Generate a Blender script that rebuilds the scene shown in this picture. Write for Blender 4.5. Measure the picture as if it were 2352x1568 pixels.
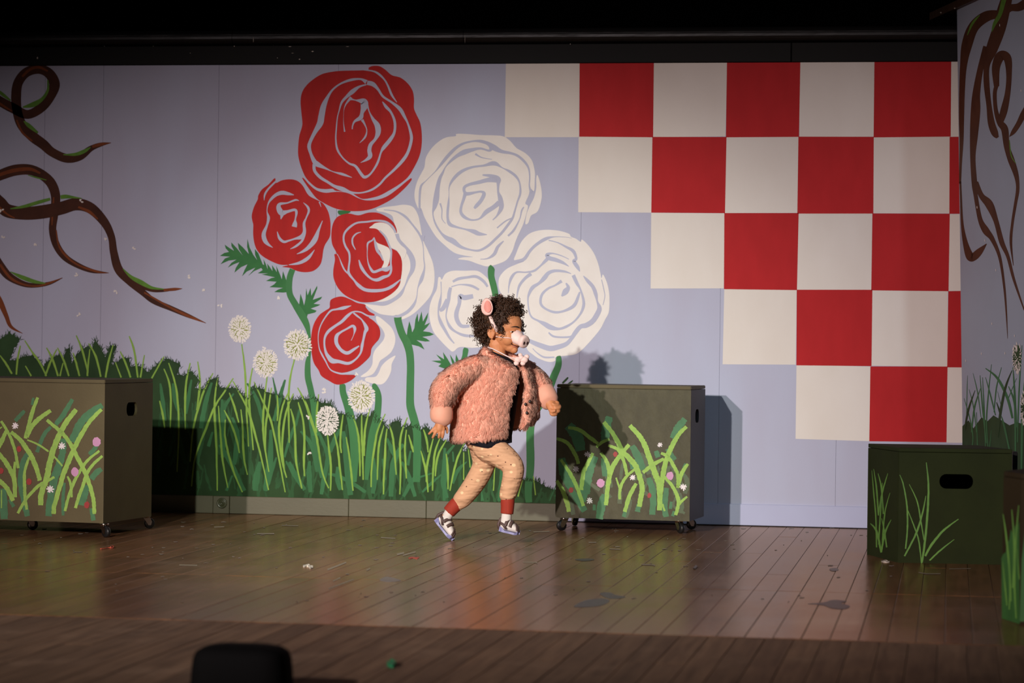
import bpy, bmesh, math, random
import numpy as np
from mathutils import Vector, Matrix
for o in list(bpy.data.objects): bpy.data.objects.remove(o, do_unlink=True)
sc = bpy.context.scene
COL = sc.collection
# ---------------------------------------------------------------- camera
F = 6076.0; TH = math.radians(9.4); RO = math.radians(.74); EYE = .872; ZW = 13.0; PIT = 3/F
D0 = Vector((-math.sin(TH), math.cos(TH), 0)); R0 = Vector((math.cos(TH), math.sin(TH), 0)); UZ = Vector((0, 0, 1))
CD = D0*math.cos(PIT)+UZ*math.sin(PIT); U0 = -D0*math.sin(PIT)+UZ*math.cos(PIT)
CR = R0*math.cos(RO)+U0*math.sin(RO); CU = -R0*math.sin(RO)+U0*math.cos(RO)
CAM = Vector((ZW*math.sin(TH), -ZW*math.cos(TH), EYE))
cd = bpy.data.cameras.new('camera'); cam = bpy.data.objects.new('camera', cd); COL.objects.link(cam)
m3 = Matrix((CR, CU, -CD)).transposed().to_4x4(); m3.translation = CAM
cam.matrix_world = m3
cd.sensor_width = 36; cd.sensor_fit = 'HORIZONTAL'; cd.lens = F/2352*36
cd.clip_end = 100
cd.dof.use_dof = True; cd.dof.focus_distance = 11.75; cd.dof.aperture_fstop = 3.2
sc.camera = cam
# ---------------------------------------------------------------- world, lights, exposure
w = bpy.data.worlds.new('world'); sc.world = w; w.use_nodes = True
w.node_tree.nodes['Background'].inputs[0].default_value = (.5, .55, .7, 1)
w.node_tree.nodes['Background'].inputs[1].default_value = .006
def spot(name, loc, aim, power, col, half, blend, size, wide=1.0):
    l = bpy.data.lights.new(name, 'SPOT'); l.energy = power; l.color = col
    l.spot_size = math.radians(2*half); l.spot_blend = blend; l.shadow_soft_size = size
    o = bpy.data.objects.new(name, l); COL.objects.link(o); o.location = loc
    o.rotation_euler = (Vector(aim)-Vector(loc)).to_track_quat('-Z', 'Y').to_euler(); o.scale = (wide, 1, 1)
    return o
spot('stage_lamp_near', (-.65, -8.5, 2.3), (-.11, 0, .20), 1530, (.97, .985, .90), 14.63, 1.0, .045, 1.03)
spot('stage_lamp_far', (-2.96, -14.5, 3.3), (.89, 0, -.07), 4650, (1, .84, .84), 11.79, 1.0, .07, 1.97)
spot('stage_lamp_side', (5.2, -8.0, 4.2), (1.15, 0, .7), 420, (.66, .86, 1), 9.5, 1.0, .10, 1.25)
sc.view_settings.view_transform = 'Standard'; sc.view_settings.look = 'None'
sc.view_settings.exposure = 0; sc.view_settings.gamma = 1; sc.view_settings.use_curve_mapping = False
# ---------------------------------------------------------------- where a picture point lies in the place
def ray(x, y): return CD+CR*((x-1176)/F)-CU*((y-784)/F)
def at_depth(x, y, Z): return CAM+ray(x, y)*Z
def on_plane(x, y, P, N):
    d = ray(x, y); return CAM+d*((P-CAM).dot(N)/d.dot(N))
def on_wall(x, y, off=0): return on_plane(x, y, Vector((0, -off, 0)), Vector((0, 1, 0)))
def on_floor(x, y, z=0): return on_plane(x, y, Vector((0, 0, z)), UZ)
# ---------------------------------------------------------------- object helpers
def tag(o, label=None, cat=None, group=None, kind=None):
    if label: o['label'] = label
    if cat: o['category'] = cat
    if group: o['group'] = group
    if kind: o['kind'] = kind
    return o
def empty(name, loc=(0, 0, 0)):
    o = bpy.data.objects.new(name, None); COL.objects.link(o); o.location = loc; o.empty_display_size = .1
    return o
def world_loc(p):
    v = Vector((0, 0, 0))
    while p: v += p.location; p = p.parent
    return v
def link(name, me, mat, parent=None, smooth=False):
    """mesh given in world coordinates; parents are never rotated, so a part keeps its world place"""
    o = bpy.data.objects.new(name, me); COL.objects.link(o)
    if mat is not None:
        for m in (mat if isinstance(mat, (list, tuple)) else [mat]): me.materials.append(m)
    if smooth: me.polygons.foreach_set('use_smooth', [True]*len(me.polygons))
    if parent is not None:
        o.parent = parent; o.location = -world_loc(parent)
    return o
def bm_obj(name, bm, mat, parent=None, smooth=False):
    me = bpy.data.meshes.new(name); bm.normal_update(); bm.to_mesh(me); bm.free()
    return link(name, me, mat, parent, smooth)
def pd_obj(name, vs, fs, mat, parent=None, smooth=False):
    me = bpy.data.meshes.new(name); me.from_pydata([tuple(v) for v in vs], [], fs); me.validate(); me.update()
    return link(name, me, mat, parent, smooth)
def add_box(bm, x0, x1, y0, y1, z0, z1, bev=0, mi=0):
    vs = [bm.verts.new((x, y, z)) for z in (z0, z1) for y in (y0, y1) for x in (x0, x1)]
    fs = [bm.faces.new([vs[i] for i in f]) for f in ((0, 2, 3, 1), (4, 5, 7, 6), (0, 1, 5, 4), (2, 6, 7, 3), (0, 4, 6, 2), (1, 3, 7, 5))]
    for f in fs: f.material_index = mi
    if bev:
        es = list({e for f in fs for e in f.edges})
        bmesh.ops.bevel(bm, geom=es, offset=bev, segments=1, affect='EDGES')
def add_hexa(bm, bot, top, mi=0):
    """bot/top: four points each, same order"""
    n = len(bot)
    b = [bm.verts.new(p) for p in bot]; t = [bm.verts.new(p) for p in top]
    fs = [bm.faces.new(b[::-1]), bm.faces.new(t)]
    for i in range(n): fs.append(bm.faces.new((b[i], b[(i+1) % n], t[(i+1) % n], t[i])))
    for f in fs: f.material_index = mi
    return fs
def frame_of(t, hint=None):
    t = t.normalized(); h = hint or Vector((0, 0, 1))
    if abs(t.dot(h)) > .95: h = Vector((1, 0, 0))
    a = t.cross(h).normalized(); return a, a.cross(t).normalized()
def add_tube(bm, pts, rad, n=8, cap=True, mi=0):
    pts = [Vector(p) for p in pts]; rings = []
    a = None
    for i, p in enumerate(pts):
        t = (pts[min(i+1, len(pts)-1)]-pts[max(i-1, 0)])
        t = t.normalized() if t.length > 1e-9 else Vector((0, 0, 1))
        if a is None: a, b = frame_of(t)
        else:
            a = (a-t*a.dot(t)).normalized(); b = a.cross(t).normalized()
        r = rad[i] if isinstance(rad, (list, tuple)) else rad
        rings.append([bm.verts.new(p+a*(r*math.cos(q))+b*(r*math.sin(q))) for q in [2*math.pi*k/n for k in range(n)]])
    for i in range(len(rings)-1):
        for k in range(n):
            f = bm.faces.new((rings[i][k], rings[i][(k+1) % n], rings[i+1][(k+1) % n], rings[i+1][k])); f.material_index = mi; f.smooth = True
    if cap:
        bm.faces.new(rings[0][::-1]).material_index = mi; bm.faces.new(rings[-1]).material_index = mi
    return rings
def crspline(pts, n=6, closed=False):
    P = [np.array(p, float) for p in pts]; out = []
    m = len(P)
    if m < 3 and not closed: 
        return [P[0]+(P[1]-P[0])*t for t in np.linspace(0, 1, n+1)]
    for i in range(m if closed else m-1):
        if closed: p0, p1, p2, p3 = P[i-1], P[i], P[(i+1) % m], P[(i+2) % m]
        else: p0, p1, p2, p3 = P[max(i-1, 0)], P[i], P[i+1], P[min(i+2, m-1)]
        for k in range(n):
            t = k/n
            out.append(.5*((2*p1)+(p2-p0)*t+(2*p0-5*p1+4*p2-p3)*t*t+(3*p1-p0-3*p2+p3)*t**3))
    if not closed: out.append(P[-1])
    return out
# ---------------------------------------------------------------- materials
def new_mat(name):
    m = bpy.data.materials.new(name); m.use_nodes = True
    nt = m.node_tree; return m, nt, nt.nodes['Principled BSDF'], nt.nodes.new, nt.links.new
def mat(name, col, rough=.6, col2=None, scale=8.0, contrast=.5, stretch=(1, 1, 1), bump=0.0, bscale=60.0, metal=0.0, spec=.5, detail=4.0, sheen=0.0):
    m, nt, b, N, L = new_mat(name)
    b.inputs['Roughness'].default_value = rough; b.inputs['Metallic'].default_value = metal
    b.inputs['Specular IOR Level'].default_value = spec
    if sheen: b.inputs['Sheen Weight'].default_value = sheen
    c4 = (*col, 1)
    g = N('ShaderNodeNewGeometry'); mp = N('ShaderNodeMapping'); mp.inputs['Scale'].default_value = stretch
    L(g.outputs['Position'], mp.inputs['Vector'])
    if col2 is None: col2 = tuple(c*.82 for c in col)
    n = N('ShaderNodeTexNoise'); n.inputs['Scale'].default_value = scale; n.inputs['Detail'].default_value = detail
    L(mp.outputs[0], n.inputs['Vector'])
    r = N('ShaderNodeValToRGB'); r.color_ramp.elements[0].position = .5-contrast/2; r.color_ramp.elements[1].position = .5+contrast/2
    r.color_ramp.elements[0].color = (*col2, 1); r.color_ramp.elements[1].color = c4
    L(n.outputs['Fac'], r.inputs[0]); L(r.outputs[0], b.inputs['Base Color'])
    if bump:
        n2 = N('ShaderNodeTexNoise'); n2.inputs['Scale'].default_value = bscale; n2.inputs['Detail'].default_value = 3
        L(mp.outputs[0], n2.inputs['Vector'])
        bp = N('ShaderNodeBump'); bp.inputs['Strength'].default_value = bump; bp.inputs['Distance'].default_value = .004
        L(n2.outputs['Fac'], bp.inputs['Height']); L(bp.outputs[0], b.inputs['Normal'])
    return m
M = {}
WALLC = (.49, .52, .65)
M['wall'] = mat('periwinkle paint', WALLC, .75, (.45, .435, .535), 3.2, .6, (1, 1, .32), .12, 240, spec=.25, detail=7)
M['white'] = mat('cream paint', (.80, .74, .67), .7, (.74, .67, .59), 5, .6, (1, 1, .5), .08, 200, spec=.25)
M['petal'] = mat('rose white paint', (.86, .81, .76), .7, (.76, .70, .64), 9, .7, (1, 1, 1), .06, 150, spec=.25)
M['red'] = mat('rose red paint', (.56, .015, .011), .7, (.40, .008, .008), 14, .7, (1.5, 1, .25), .05, 150, spec=.3)
M['redsq'] = mat('checker red paint', (.50, .013, .016), .7, (.43, .010, .012), 14, .6, (1, 1, .4), .05, 150, spec=.25)
M['stem'] = mat('stem green paint', (.062, .235, .075), .7, (.045, .18, .06), 14, .6, (1, 1, .4), spec=.25)
M['leaf'] = mat('leaf green paint', (.045, .20, .055), .7, (.03, .15, .045), 18, .6, spec=.25)
M['dgreen'] = mat('dark undergrowth paint', (.034, .084, .026), .7, (.013, .036, .010), 8, .6, (1, 1, .5), .05, 90, spec=.2)
M['mgreen'] = mat('mid grass paint', (.055, .20, .075), .7, (.04, .14, .05), 12, .7, (2, 1, .4), spec=.2)
M['lgreen'] = mat('light grass paint', (.30, .50, .075), .7, (.20, .38, .06), 20, .7, (1, 1, .6), spec=.2)
M['olive'] = mat('olive paint', (.30, .33, .07), .7, spec=.2)
M['brown'] = mat('branch brown paint', (.085, .026, .012), .7, (.04, .012, .006), 12, .6, spec=.2)
M['rust'] = mat('branch rust paint', (.27, .07, .018), .7, (.15, .035, .01), 16, .7, spec=.2)
M['moss'] = mat('moss green paint', (.16, .34, .045), .7, (.09, .22, .03), 30, .6, spec=.2)
M['black'] = mat('black paint', (.0055, .005, .004), .65, (.004, .004, .0035), 6, .6, (1, 1, 1), .15, 40, spec=.2)
M['curtain'] = mat('black cloth', (.002, .002, .002), .95, spec=.0)
M['chip'] = mat('bare wood chip', (.62, .55, .46), .8)
M['bboard'] = mat('olive baseboard paint', (.125, .115, .062), .55, (.10, .092, .05), 5, .6, (.6, 1, 1), .1, 80)
M['bblue'] = mat('blue baseboard paint', (.46, .49, .66), .6, (.43, .44, .60), 3, .6)
M['dark'] = mat('dark gap', (.012, .010, .008), .9)
# ---------------------------------------------------------------- paint strokes on a flat surface
def ribbon(pts, n=6, taper=True):
    """pts (x, y, width) in picture px; returns outline vertex pairs"""
    S = crspline(pts, n); L_, R_ = [], []
    for i, p in enumerate(S):
        a = S[max(i-1, 0)]; b = S[min(i+1, len(S)-1)]
        d = (b-a)[:2]; l = math.hypot(*d) or 1; nx, ny = -d[1]/l, d[0]/l
        h = max(p[2], .2)/2
        L_.append((p[0]+nx*h, p[1]+ny*h)); R_.append((p[0]-nx*h, p[1]-ny*h))
    return L_, R_
class Paint:
    """collects painted shapes (picture px) and lays them on one plane as a single thin coat"""
    def __init__(s, place): s.place = place; s.v = []; s.f = []; s.k = 0; s.mi = []; s.st = []
    rough = 0.0; rnd = random.Random(77)
    def rib(s, pts, n=6, mi=0, w=None):
        if w is not None: pts = [(p[0], p[1], w if len(p) < 3 else p[2]) for p in pts]
        a, b = ribbon(pts, n); o = len(s.v); s.k += 1; s.st.append((o, len(s.f)))
        if s.rough:
            q = []
            for (ax_, ay_), (bx_, by_) in zip(a, b):
                j1, j2 = s.rnd.uniform(-s.rough, s.rough*.5), s.rnd.uniform(-s.rough, s.rough*.5)
                q.append(((ax_+(ax_-bx_)*j1, ay_+(ay_-by_)*j1), (bx_+(bx_-ax_)*j2, by_+(by_-ay_)*j2)))
            a, b = [x[0] for x in q], [x[1] for x in q]
        for p, q in zip(a, b): s.v += [s.place(*p, s.k*2e-6), s.place(*q, s.k*2e-6)]
        for i in range(len(a)-1): s.f.append((o+2*i, o+2*i+1, o+2*i+3, o+2*i+2)); s.mi.append(mi)
        return s
    def blade(s, pts, w, mi=0, n=5, tip=.25, base=.7):
        """pts tip -> base (x, y); width swells in the middle"""
        m = len(pts); P = []
        for i, p in enumerate(pts):
            t = i/(m-1); ww = w*(tip+(1-tip)*math.sin(min(t*1.7, 1)*math.pi/2)) if t < .6 else w*(1-(1-base)*(t-.6)/.4)
            P.append((p[0], p[1], ww))
        return s.rib(P, n, mi)
    def poly(s, pts, smooth=True, n=5, mi=0):
        if smooth: pts = [tuple(p) for p in crspline(pts, n, True)]
        s.k += 1; o = len(s.v)
        for p in pts: s.v.append(s.place(p[0], p[1], s.k*2e-6))
        s.f.append(tuple(range(o, o+len(pts)))); s.mi.append(mi)
        return s
    def each(s, name, mats, parent):
        """every stroke an object of its own"""
        st = s.st+[(len(s.v), len(s.f))]
        for (v0, f0), (v1, f1) in zip(st, st[1:]):
            me = bpy.data.meshes.new(name); me.from_pydata([tuple(v) for v in s.v[v0:v1]], [], [tuple(i-v0 for i in f) for f in s.f[f0:f1]]); me.update(); link(name, me, mats, parent)
    def obj(s, name, mats, parent):
        me = bpy.data.meshes.new(name); me.from_pydata([tuple(v) for v in s.v], [], s.f); me.update()
        me.polygons.foreach_set('material_index', s.mi)
        return link(name, me, mats, parent)
def T(x0, y0, k=6.0):
    return lambda pts: [((p[0]/k+x0), (p[1]/k+y0)) + ((p[2]/k,) if len(p) > 2 else ()) for p in pts]
# ================================================================ back wall: panels and the mural painted on them
wall = pd_obj('wall_back', [(-3.4, .03, 0), (2.75, .03, 0), (2.75, .03, 2.243), (-3.4, .03, 2.243), (-3.4, .05, 0), (2.75, .05, 0), (2.75, .05, 2.243), (-3.4, .05, 2.243)],
              [(0, 1, 2, 3), (7, 6, 5, 4), (3, 2, 6, 7), (0, 4, 5, 1)], M['dark']); tag(wall, kind='structure')
seams = [-3.4]+[on_wall(x, 650).x for x in (98, 232, 497, 771, 1333, 1655, 1925)]+[2.75]
for a, b in zip(seams, seams[1:]):
    bm = bmesh.new(); add_box(bm, a+.0004, b-.0004, 0, .03, .002, 2.243, .0005); bm_obj('backdrop_panel', bm, M['wall'], wall)
def W(layer): return lambda x, y, e=0: on_wall(x, y, layer*3e-4+e)
# --- checkerboard
xs = [1160, 1328, 1497, 1668, 1836, 2007, 2183, 2215]
zr = [2.243, 1.884, 1.5155, 1.147, .7825, .424]
colx = [on_wall(x, 400).x for x in (1159, 1329, 1498, 1666, 1834, 2006, 2181, 2260)]
first = [0, 1, 2, 3, 4]
rng = random.Random(4)
for r in range(5):
    for c in range(first[r], 7):
        x0, x1 = colx[c], colx[c+1]; z1, z0 = zr[r], zr[r+1]
        if c == 7: continue
        j = lambda: rng.uniform(-.0025, .0025)
        isred = (c-r) % 2 == 1
        y = -.0006 if isred else -.0003
        e = .001 if isred else 0
        pd_obj('painted_square', [(x0+j()-e, y, z0+j()-e), (x1+j()+e, y, z0+j()-e), (x1+j()+e, y, z1+(0 if r == 0 else j()+e)), (x0+j()-e, y, z1+(0 if r == 0 else j()+e))], [(0, 1, 2, 3)], M['redsq'] if isred else M['white'], wall)
# --- roses
def rose(polys, gaps, matr, layer, tr, name='painted_rose', white=None, wl=None):
    p = Paint(W(layer))
    for q in polys: p.poly(tr(q))
    o = p.obj(name, [matr], wall)
    if white:
        p = Paint(W(wl))
        for q in white: p.poly(tr(q))
        p.obj('white_petal', [M['petal']], o)
    p = Paint(W(layer+3))
    for g in gaps: p.rib(tr(g))
    p.obj('petal_outline', [M['wall']], o)
    return o
rose([[(860,268),(720,300),(600,370),(500,460),(440,560),(422,680),(432,820),(446,960),(440,1030),(405,1150),(390,1280),(388,1400),(405,1500),(440,1610),(490,1720),(560,1800),(650,1868),(760,1885),(860,1880),(900,1905),(1000,1920),(1120,1935),(1200,1985),(1280,2020),(1400,2005),(1520,1970),(1650,1900),(1780,1820),(1900,1720),(1990,1580),(2060,1430),(2090,1280),(2092,1120),(2070,970),(2020,860),(1985,770),(1985,640),(1965,530),(1900,430),(1800,350),(1680,315),(1590,240),(1510,192),(1420,188),(1360,212),(1330,245),(1000,255)],
      [(445,1735),(470,1740),(540,1820),(640,1900),(760,1935),(880,1925),(1000,1925),(1100,1950),(1220,2010),(1330,2040),(1480,2030),(1620,1980),(1760,1880),(1880,1780),(1945,1735),(1945,1770),(1850,1880),(1700,2010),(1520,2110),(1360,2170),(1180,2190),(1000,2175),(870,2140),(730,2070),(640,2010),(560,1910),(490,1810)]],
     [[(1330,410,60),(1250,370,25),(1120,380,35),(980,430,25),(870,510,25),(800,610,40),(740,740,75),(710,880,85),(690,980,85),(620,1100,55),(560,1220,45),(540,1300,50),(565,1400,40),(610,1500,60),(650,1540,70),(760,1595,30),(870,1645,12),(1000,1680,35),(1130,1725,6)],
      [(610,1540,45),(615,1630,40),(690,1720,40),(800,1790,35),(890,1845,40),(1000,1885,60),(1120,1930,30),(1260,1935,20),(1400,1895,28),(1510,1820,28),(1590,1730,28),(1720,1610,35),(1830,1490,45),(1900,1380,40),(1945,1230,40),(1945,1130,40),(1900,980,25),(1850,880,40),(1790,780,50),(1680,690,30),(1560,610,30),(1490,510,35),(1420,440,60),(1340,420,60)],
      [(1290,242,14),(1420,260,20),(1500,300,30),(1580,380,22),(1630,470,25),(1680,590,30),(1750,690,8)],
      [(1330,445,15),(1230,475,30),(1140,540,60),(1060,610,40),(990,690,30),(955,800,15),(930,900,14),(915,1050,18),(908,1200,20),(930,1340,28),(1000,1450,20),(1090,1530,25),(1180,1570,35),(1260,1680,40),(1310,1720,40),(1390,1670,25),(1480,1530,30),(1530,1380,25),(1570,1310,50),(1660,1200,50),(1715,1100,35),(1720,960,35),(1670,830,30),(1600,750,40),(1550,680,10)],
      [(1100,640,40),(1180,660,15),(1290,680,90),(1300,740,100),(1270,830,50),(1250,900,60),(1170,950,30),(1140,1010,18),(1135,1060,14)],
      [(1340,720,30),(1370,820,15),(1420,920,40),(1480,1010,75),(1490,1110,70),(1450,1200,40),(1390,1270,50),(1370,1350,55),(1380,1430,60),(1330,1480,35),(1250,1520,5)],
      [(1270,930,40),(1310,1000,20),(1335,1080,14),(1310,1170,25),(1235,1250,5)],
      [(1120,620,40),(1050,710,20),(1020,790,6),(1015,880,3),(1015,980,8),(1030,1095,20)]], M['red'], 3, T(620, 120))
rose([[(795,120),(770,125),(700,200),(610,270),(560,350),(550,410),(500,510),(470,620),(475,690),(490,760),(488,880),(505,1010),(545,1110),(620,1190),(740,1260),(860,1305),(970,1312),(890,1335),(1000,1352),(1100,1395),(1220,1410),(1330,1385),(1410,1310),(1440,1220),(1455,1110),(1480,1030),(1545,920),(1555,800),(1550,690),(1520,570),(1460,470),(1400,430),(1280,370),(1230,320),(1180,230),(1120,165),(1050,135),(970,130),(880,145),(800,180)]],
     [[(800,160,24),(700,260,25),(650,340,25),(640,420,6)],
      [(1050,345,8),(980,330,40),(890,315,55),(810,340,45),(740,400,35),(695,470,18),(680,570,12),(700,660,40),(680,760,30),(635,880,55),(650,970,60),(700,1030,35),(760,1070,5)],
      [(1120,425,5),(1070,415,25),(960,455,20),(860,470,40),(840,520,65),(880,590,80),(960,575,40),(1060,550,35),(1085,590,35),(1070,680,20),(1065,740,60),(1055,785,70)],
      [(880,590,70),(885,620,50),(870,680,8)],
      [(1180,450,5),(1240,510,30),(1255,570,30),(1220,660,20),(1190,740,35),(1195,850,45),(1160,920,60),(1060,950,25),(980,975,25),(910,990,35),(850,940,35),(820,850,8)],
      [(1190,900,40),(1160,980,30),(1080,1050,30),(1000,1090,5)],
      [(1445,700,8),(1390,830,35),(1340,960,70),(1260,1060,55),(1180,1120,35),(1090,1160,6)],
      [(1335,1100,5),(1250,1210,45),(1130,1280,40),(980,1308,8)], [(1425,510,5),(1400,440,20)]], M['red'], 3, T(500, 390))
t4 = T(700, 460)
half = rose([[(990,120),(1085,95),(1250,75),(1370,60),(1490,90),(1560,200),(1590,330),(1615,470),(1640,570),(1700,700),(1770,880),(1788,1100),(1740,1300),(1600,1470),(1470,1580),(1340,1640),(1330,1600),(1220,1590),(1060,1570),(970,1530),(850,1450),(835,1425),(1000,1390),(1130,1330),(1250,1240),(1310,1150),(1340,950),(1330,800),(1250,660),(1180,560),(1240,450),(1250,380),(1230,300),(1200,210),(1100,165),(1010,150)]],
     [[(1270,460,50),(1290,550,60),(1370,640,60),(1450,740,70),(1490,850,75),(1480,960,60),(1430,1060,35),(1380,1180,20),(1320,1290,50),(1220,1370,50),(1100,1420,60),(960,1420,40),(840,1420,12)],
      [(1090,130,10),(1250,150,20),(1380,220,35),(1480,330,25),(1570,450,30),(1610,540,22),(1632,640,12),(1640,800,14),(1650,930,20),(1610,1080,50),(1560,1200,15),(1540,1340,15),(1500,1440,40),(1420,1530,45),(1310,1590,40),(1200,1600,20)],
      [(1625,480,60),(1625,560,30)]], M['petal'], 3, t4)
hp = Paint(W(7)).poly(t4([(480,210),(600,180),(740,205),(870,170),(1000,170),(1120,220),(1210,290),(1255,370),(1270,445),(1240,445),(1215,560),(1190,650),(1270,700),(1330,800),(1340,950),(1320,1090),(1310,1150),(1250,1240),(1130,1330),(980,1390),(820,1405),(700,1380),(560,1310),(460,1210),(400,1080),(393,960),(415,820),(408,742),(440,730),(380,610),(365,480),(380,350),(420,260)]))
hr = hp.obj('red_petal', [M['red']], half)
hw = Paint(W(8)).poly(t4([(890,380),(930,345),(970,315),(1060,305),(1150,335),(1225,420),(1265,530),(1320,610),(1400,690),(1370,800),(1340,790),(1280,700),(1195,655),(1160,640),(1110,520),(1050,440),(980,390)])).poly(t4([(970,560),(1010,590),(1100,625),(1160,660),(1180,730),(1165,840),(1130,920),(1060,935),(1090,850),(1060,750),(1030,690),(985,640)]))
hw.obj('white_petal', [M['petal']], half)
hg = Paint(W(9))
for g in [[(1252,445,30),(1205,360,30),(1110,295,30),(980,280,25),(860,295,25),(720,310,25),(620,370,30),(550,450,28),(535,540,25),(560,630,28),(610,720,28),(618,820,25),(605,930,25),(610,1010,35),(680,1100,25),(740,1170,45),(830,1230,45),(960,1245,45),(1100,1230,40),(1210,1180,40),(1320,1090,12)],
          [(600,1010,20),(550,960,20),(510,880,20),(475,790,8),(445,738,10)], [(1030,415,20),(1110,500,28),(1160,610,25),(1190,690,25),(1190,760,25),(1185,860,25),(1190,960,30),(1160,1030,30),(1080,1060,45),(1000,1095,45),(920,1080,28),(840,1010,35),(780,920,40),(745,820,12)],
          [(775,437,8),(710,460,20),(660,520,22),(660,600,22),(700,680,10)], [(955,510,10),(930,550,20),(870,590,25),(862,680,12),(862,780,10),(880,880,18),(920,960,35),(960,985,35),(1060,950,40),(1130,950,60),(1190,900,30)],
          [(955,510,12),(975,600,35),(1000,690,40),(1050,760,30),(1080,830,15)]]: hg.rib(t4(g))
hg.obj('petal_outline', [M['wall']], half)
rose([[(720,290),(790,255),(880,245),(980,280),(1080,330),(1190,355),(1200,390),(1250,450),(1320,490),(1300,520),(1240,530),(1310,580),(1380,660),(1400,750),(1380,830),(1330,890),(1280,960),(1260,1060),(1190,1140),(1080,1230),(940,1285),(830,1300),(900,1320),(1050,1325),(1055,1350),(980,1410),(880,1450),(790,1455),(700,1410),(590,1340),(550,1260),(490,1170),(460,1060),(445,900),(455,740),(490,610),(560,500),(640,440),(700,400),(705,340)]],
     [[(1000,370,6),(900,400,45),(800,420,25),(720,440,25),(650,520,20),(590,620,16),(555,720,14),(545,830,10),(560,960,14),(600,1050,22),(650,1140,18),(690,1220,14),(740,1270,18),(850,1306,24),(960,1305,25),(1060,1295,25)],
      [(1330,520,20),(1230,510,22),(1130,460,18),(1030,455,20),(950,510,40),(870,590,40),(780,650,35),(690,720,40),(640,800,30),(630,900,25),(650,1010,35),(690,1080,55),(740,1130,70),(830,1140,45),(960,1165,40),(1060,1110,25),(1130,1020,25),(1150,920,40),(1165,850,30),(1190,740,40),(1210,680,55),(1150,570,20),(1080,510,25),(1030,470,20)],
      [(1000,850,8),(1035,770,10),(1050,690,40),(1020,650,35),(940,690,25),(850,740,30),(800,790,50),(795,880,50),(840,960,45),(900,1010,45),(960,1020,45),(1040,970,35),(1110,925,15)]], M['red'], 7, T(640, 640),
     white=[[(1340,520),(1390,530),(1480,600),(1560,680),(1605,790),(1600,900),(1550,1010),(1470,1080),(1400,1130),(1360,1220),(1300,1310),(1200,1350),(1130,1345),(1230,1270),(1290,1180),(1300,1060),(1330,980),(1400,900),(1450,830),(1460,760),(1420,680),(1360,610)],
            [(1600,1060),(1605,1080),(1560,1170),(1550,1270),(1500,1380),(1430,1450),(1330,1450),(1200,1410),(1210,1360),(1330,1350),(1380,1290),(1420,1200),(1500,1120)]], wl=3)
rose([[(770,105),(900,105),(1100,120),(1300,125),(1420,140),(1510,200),(1600,300),(1720,370),(1810,470),(1850,620),(1850,750),(1840,890),(1790,860),(1765,950),(1720,1060),(1755,1095),(1740,1180),(1690,1350),(1620,1500),(1580,1600),(1540,1720),(1460,1840),(1330,1900),(1200,1930),(1080,1900),(940,1850),(795,1830),(860,1805),(1000,1800),(880,1780),(740,1740),(600,1630),(490,1520),(400,1380),(330,1250),(285,1130),(250,1140),(200,1020),(195,900),(230,760),(290,640),(330,560),(350,430),(430,300),(540,200),(640,150),(760,135)],
      [(1885,670),(1920,760),(1945,900),(1940,1020),(1890,1170),(1800,1230),(1760,1330),(1720,1340),(1740,1200),(1790,1080),(1840,980),(1870,850),(1870,720)]],
     [[(262,1160,30),(262,1000,28),(280,830,30),(350,750,10),(480,620,12),(560,520,35),(650,410,45),(760,300,40),(870,235,30),(1000,205,25),(1100,205,40),(1200,235,50),(1280,290,80),(1390,345,50),(1520,370,35),(1620,410,35),(1710,490,35),(1765,580,25),(1780,700,18),(1775,820,20),(1800,910,40)],
      [(1250,300,60),(1220,335,30),(1100,305,30),(980,325,50),(880,355,70),(790,400,50),(700,470,35),(620,560,15),(580,640,30),(540,720,45),(510,850,60),(490,1000,80),(470,1100,60),(445,1200,18),(480,1340,25),(560,1470,30),(640,1540,60),(720,1580,75),(830,1660,45),(960,1700,25),(1080,1710,30),(1200,1650,35),(1310,1550,35),(1400,1460,35),(1500,1330,35),(1545,1260,30),(1570,1180,25),(1610,1040,22),(1650,920,30),(1640,780,22),(1590,690,35),(1500,620,35),(1400,570,15),(1290,510,60),(1150,540,30),(1000,560,30),(880,600,40),(790,660,45),(710,750,35),(670,840,15),(668,940,8),(660,1060,30),(650,1160,35),(650,1270,35),(680,1350,50),(780,1390,30),(900,1420,25),(1010,1450,60),(1080,1480,55),(1190,1492,10)],
      [(1030,380,30),(1120,430,15),(1260,455,8)],
      [(1130,670,20),(1250,685,50),(1340,730,80),(1345,800,40),(1345,900,30),(1370,980,60),(1385,1060,70),(1385,1130,60),(1330,1230,25),(1270,1290,15)],
      [(1330,730,90),(1200,740,60),(1080,770,50),(950,800,40),(880,840,40),(880,900,40),(920,930,50),(1030,910,30),(1110,900,30),(1150,930,50),(1110,1020,50),(1050,1090,50),(1015,1130,30)],
      [(890,930,50),(870,1000,40),(840,1090,35),(830,1180,40),(880,1250,45),(980,1290,25),(1090,1270,25),(1180,1180,60),(1280,1115,60),(1360,1050,70)],
      [(1540,1260,15),(1440,1310,18),(1330,1400,18)], [(545,1060,25),(570,1150,15),(570,1270,12),(620,1340,8)],
      [(1480,1510,25),(1560,1430,30),(1640,1280,15),(1670,1160,22),(1700,1110,15)], [(1420,1580,15),(1340,1660,40),(1290,1760,45),(1200,1820,20),(1100,1830,8)]], M['petal'], 3, T(920, 290))
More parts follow.
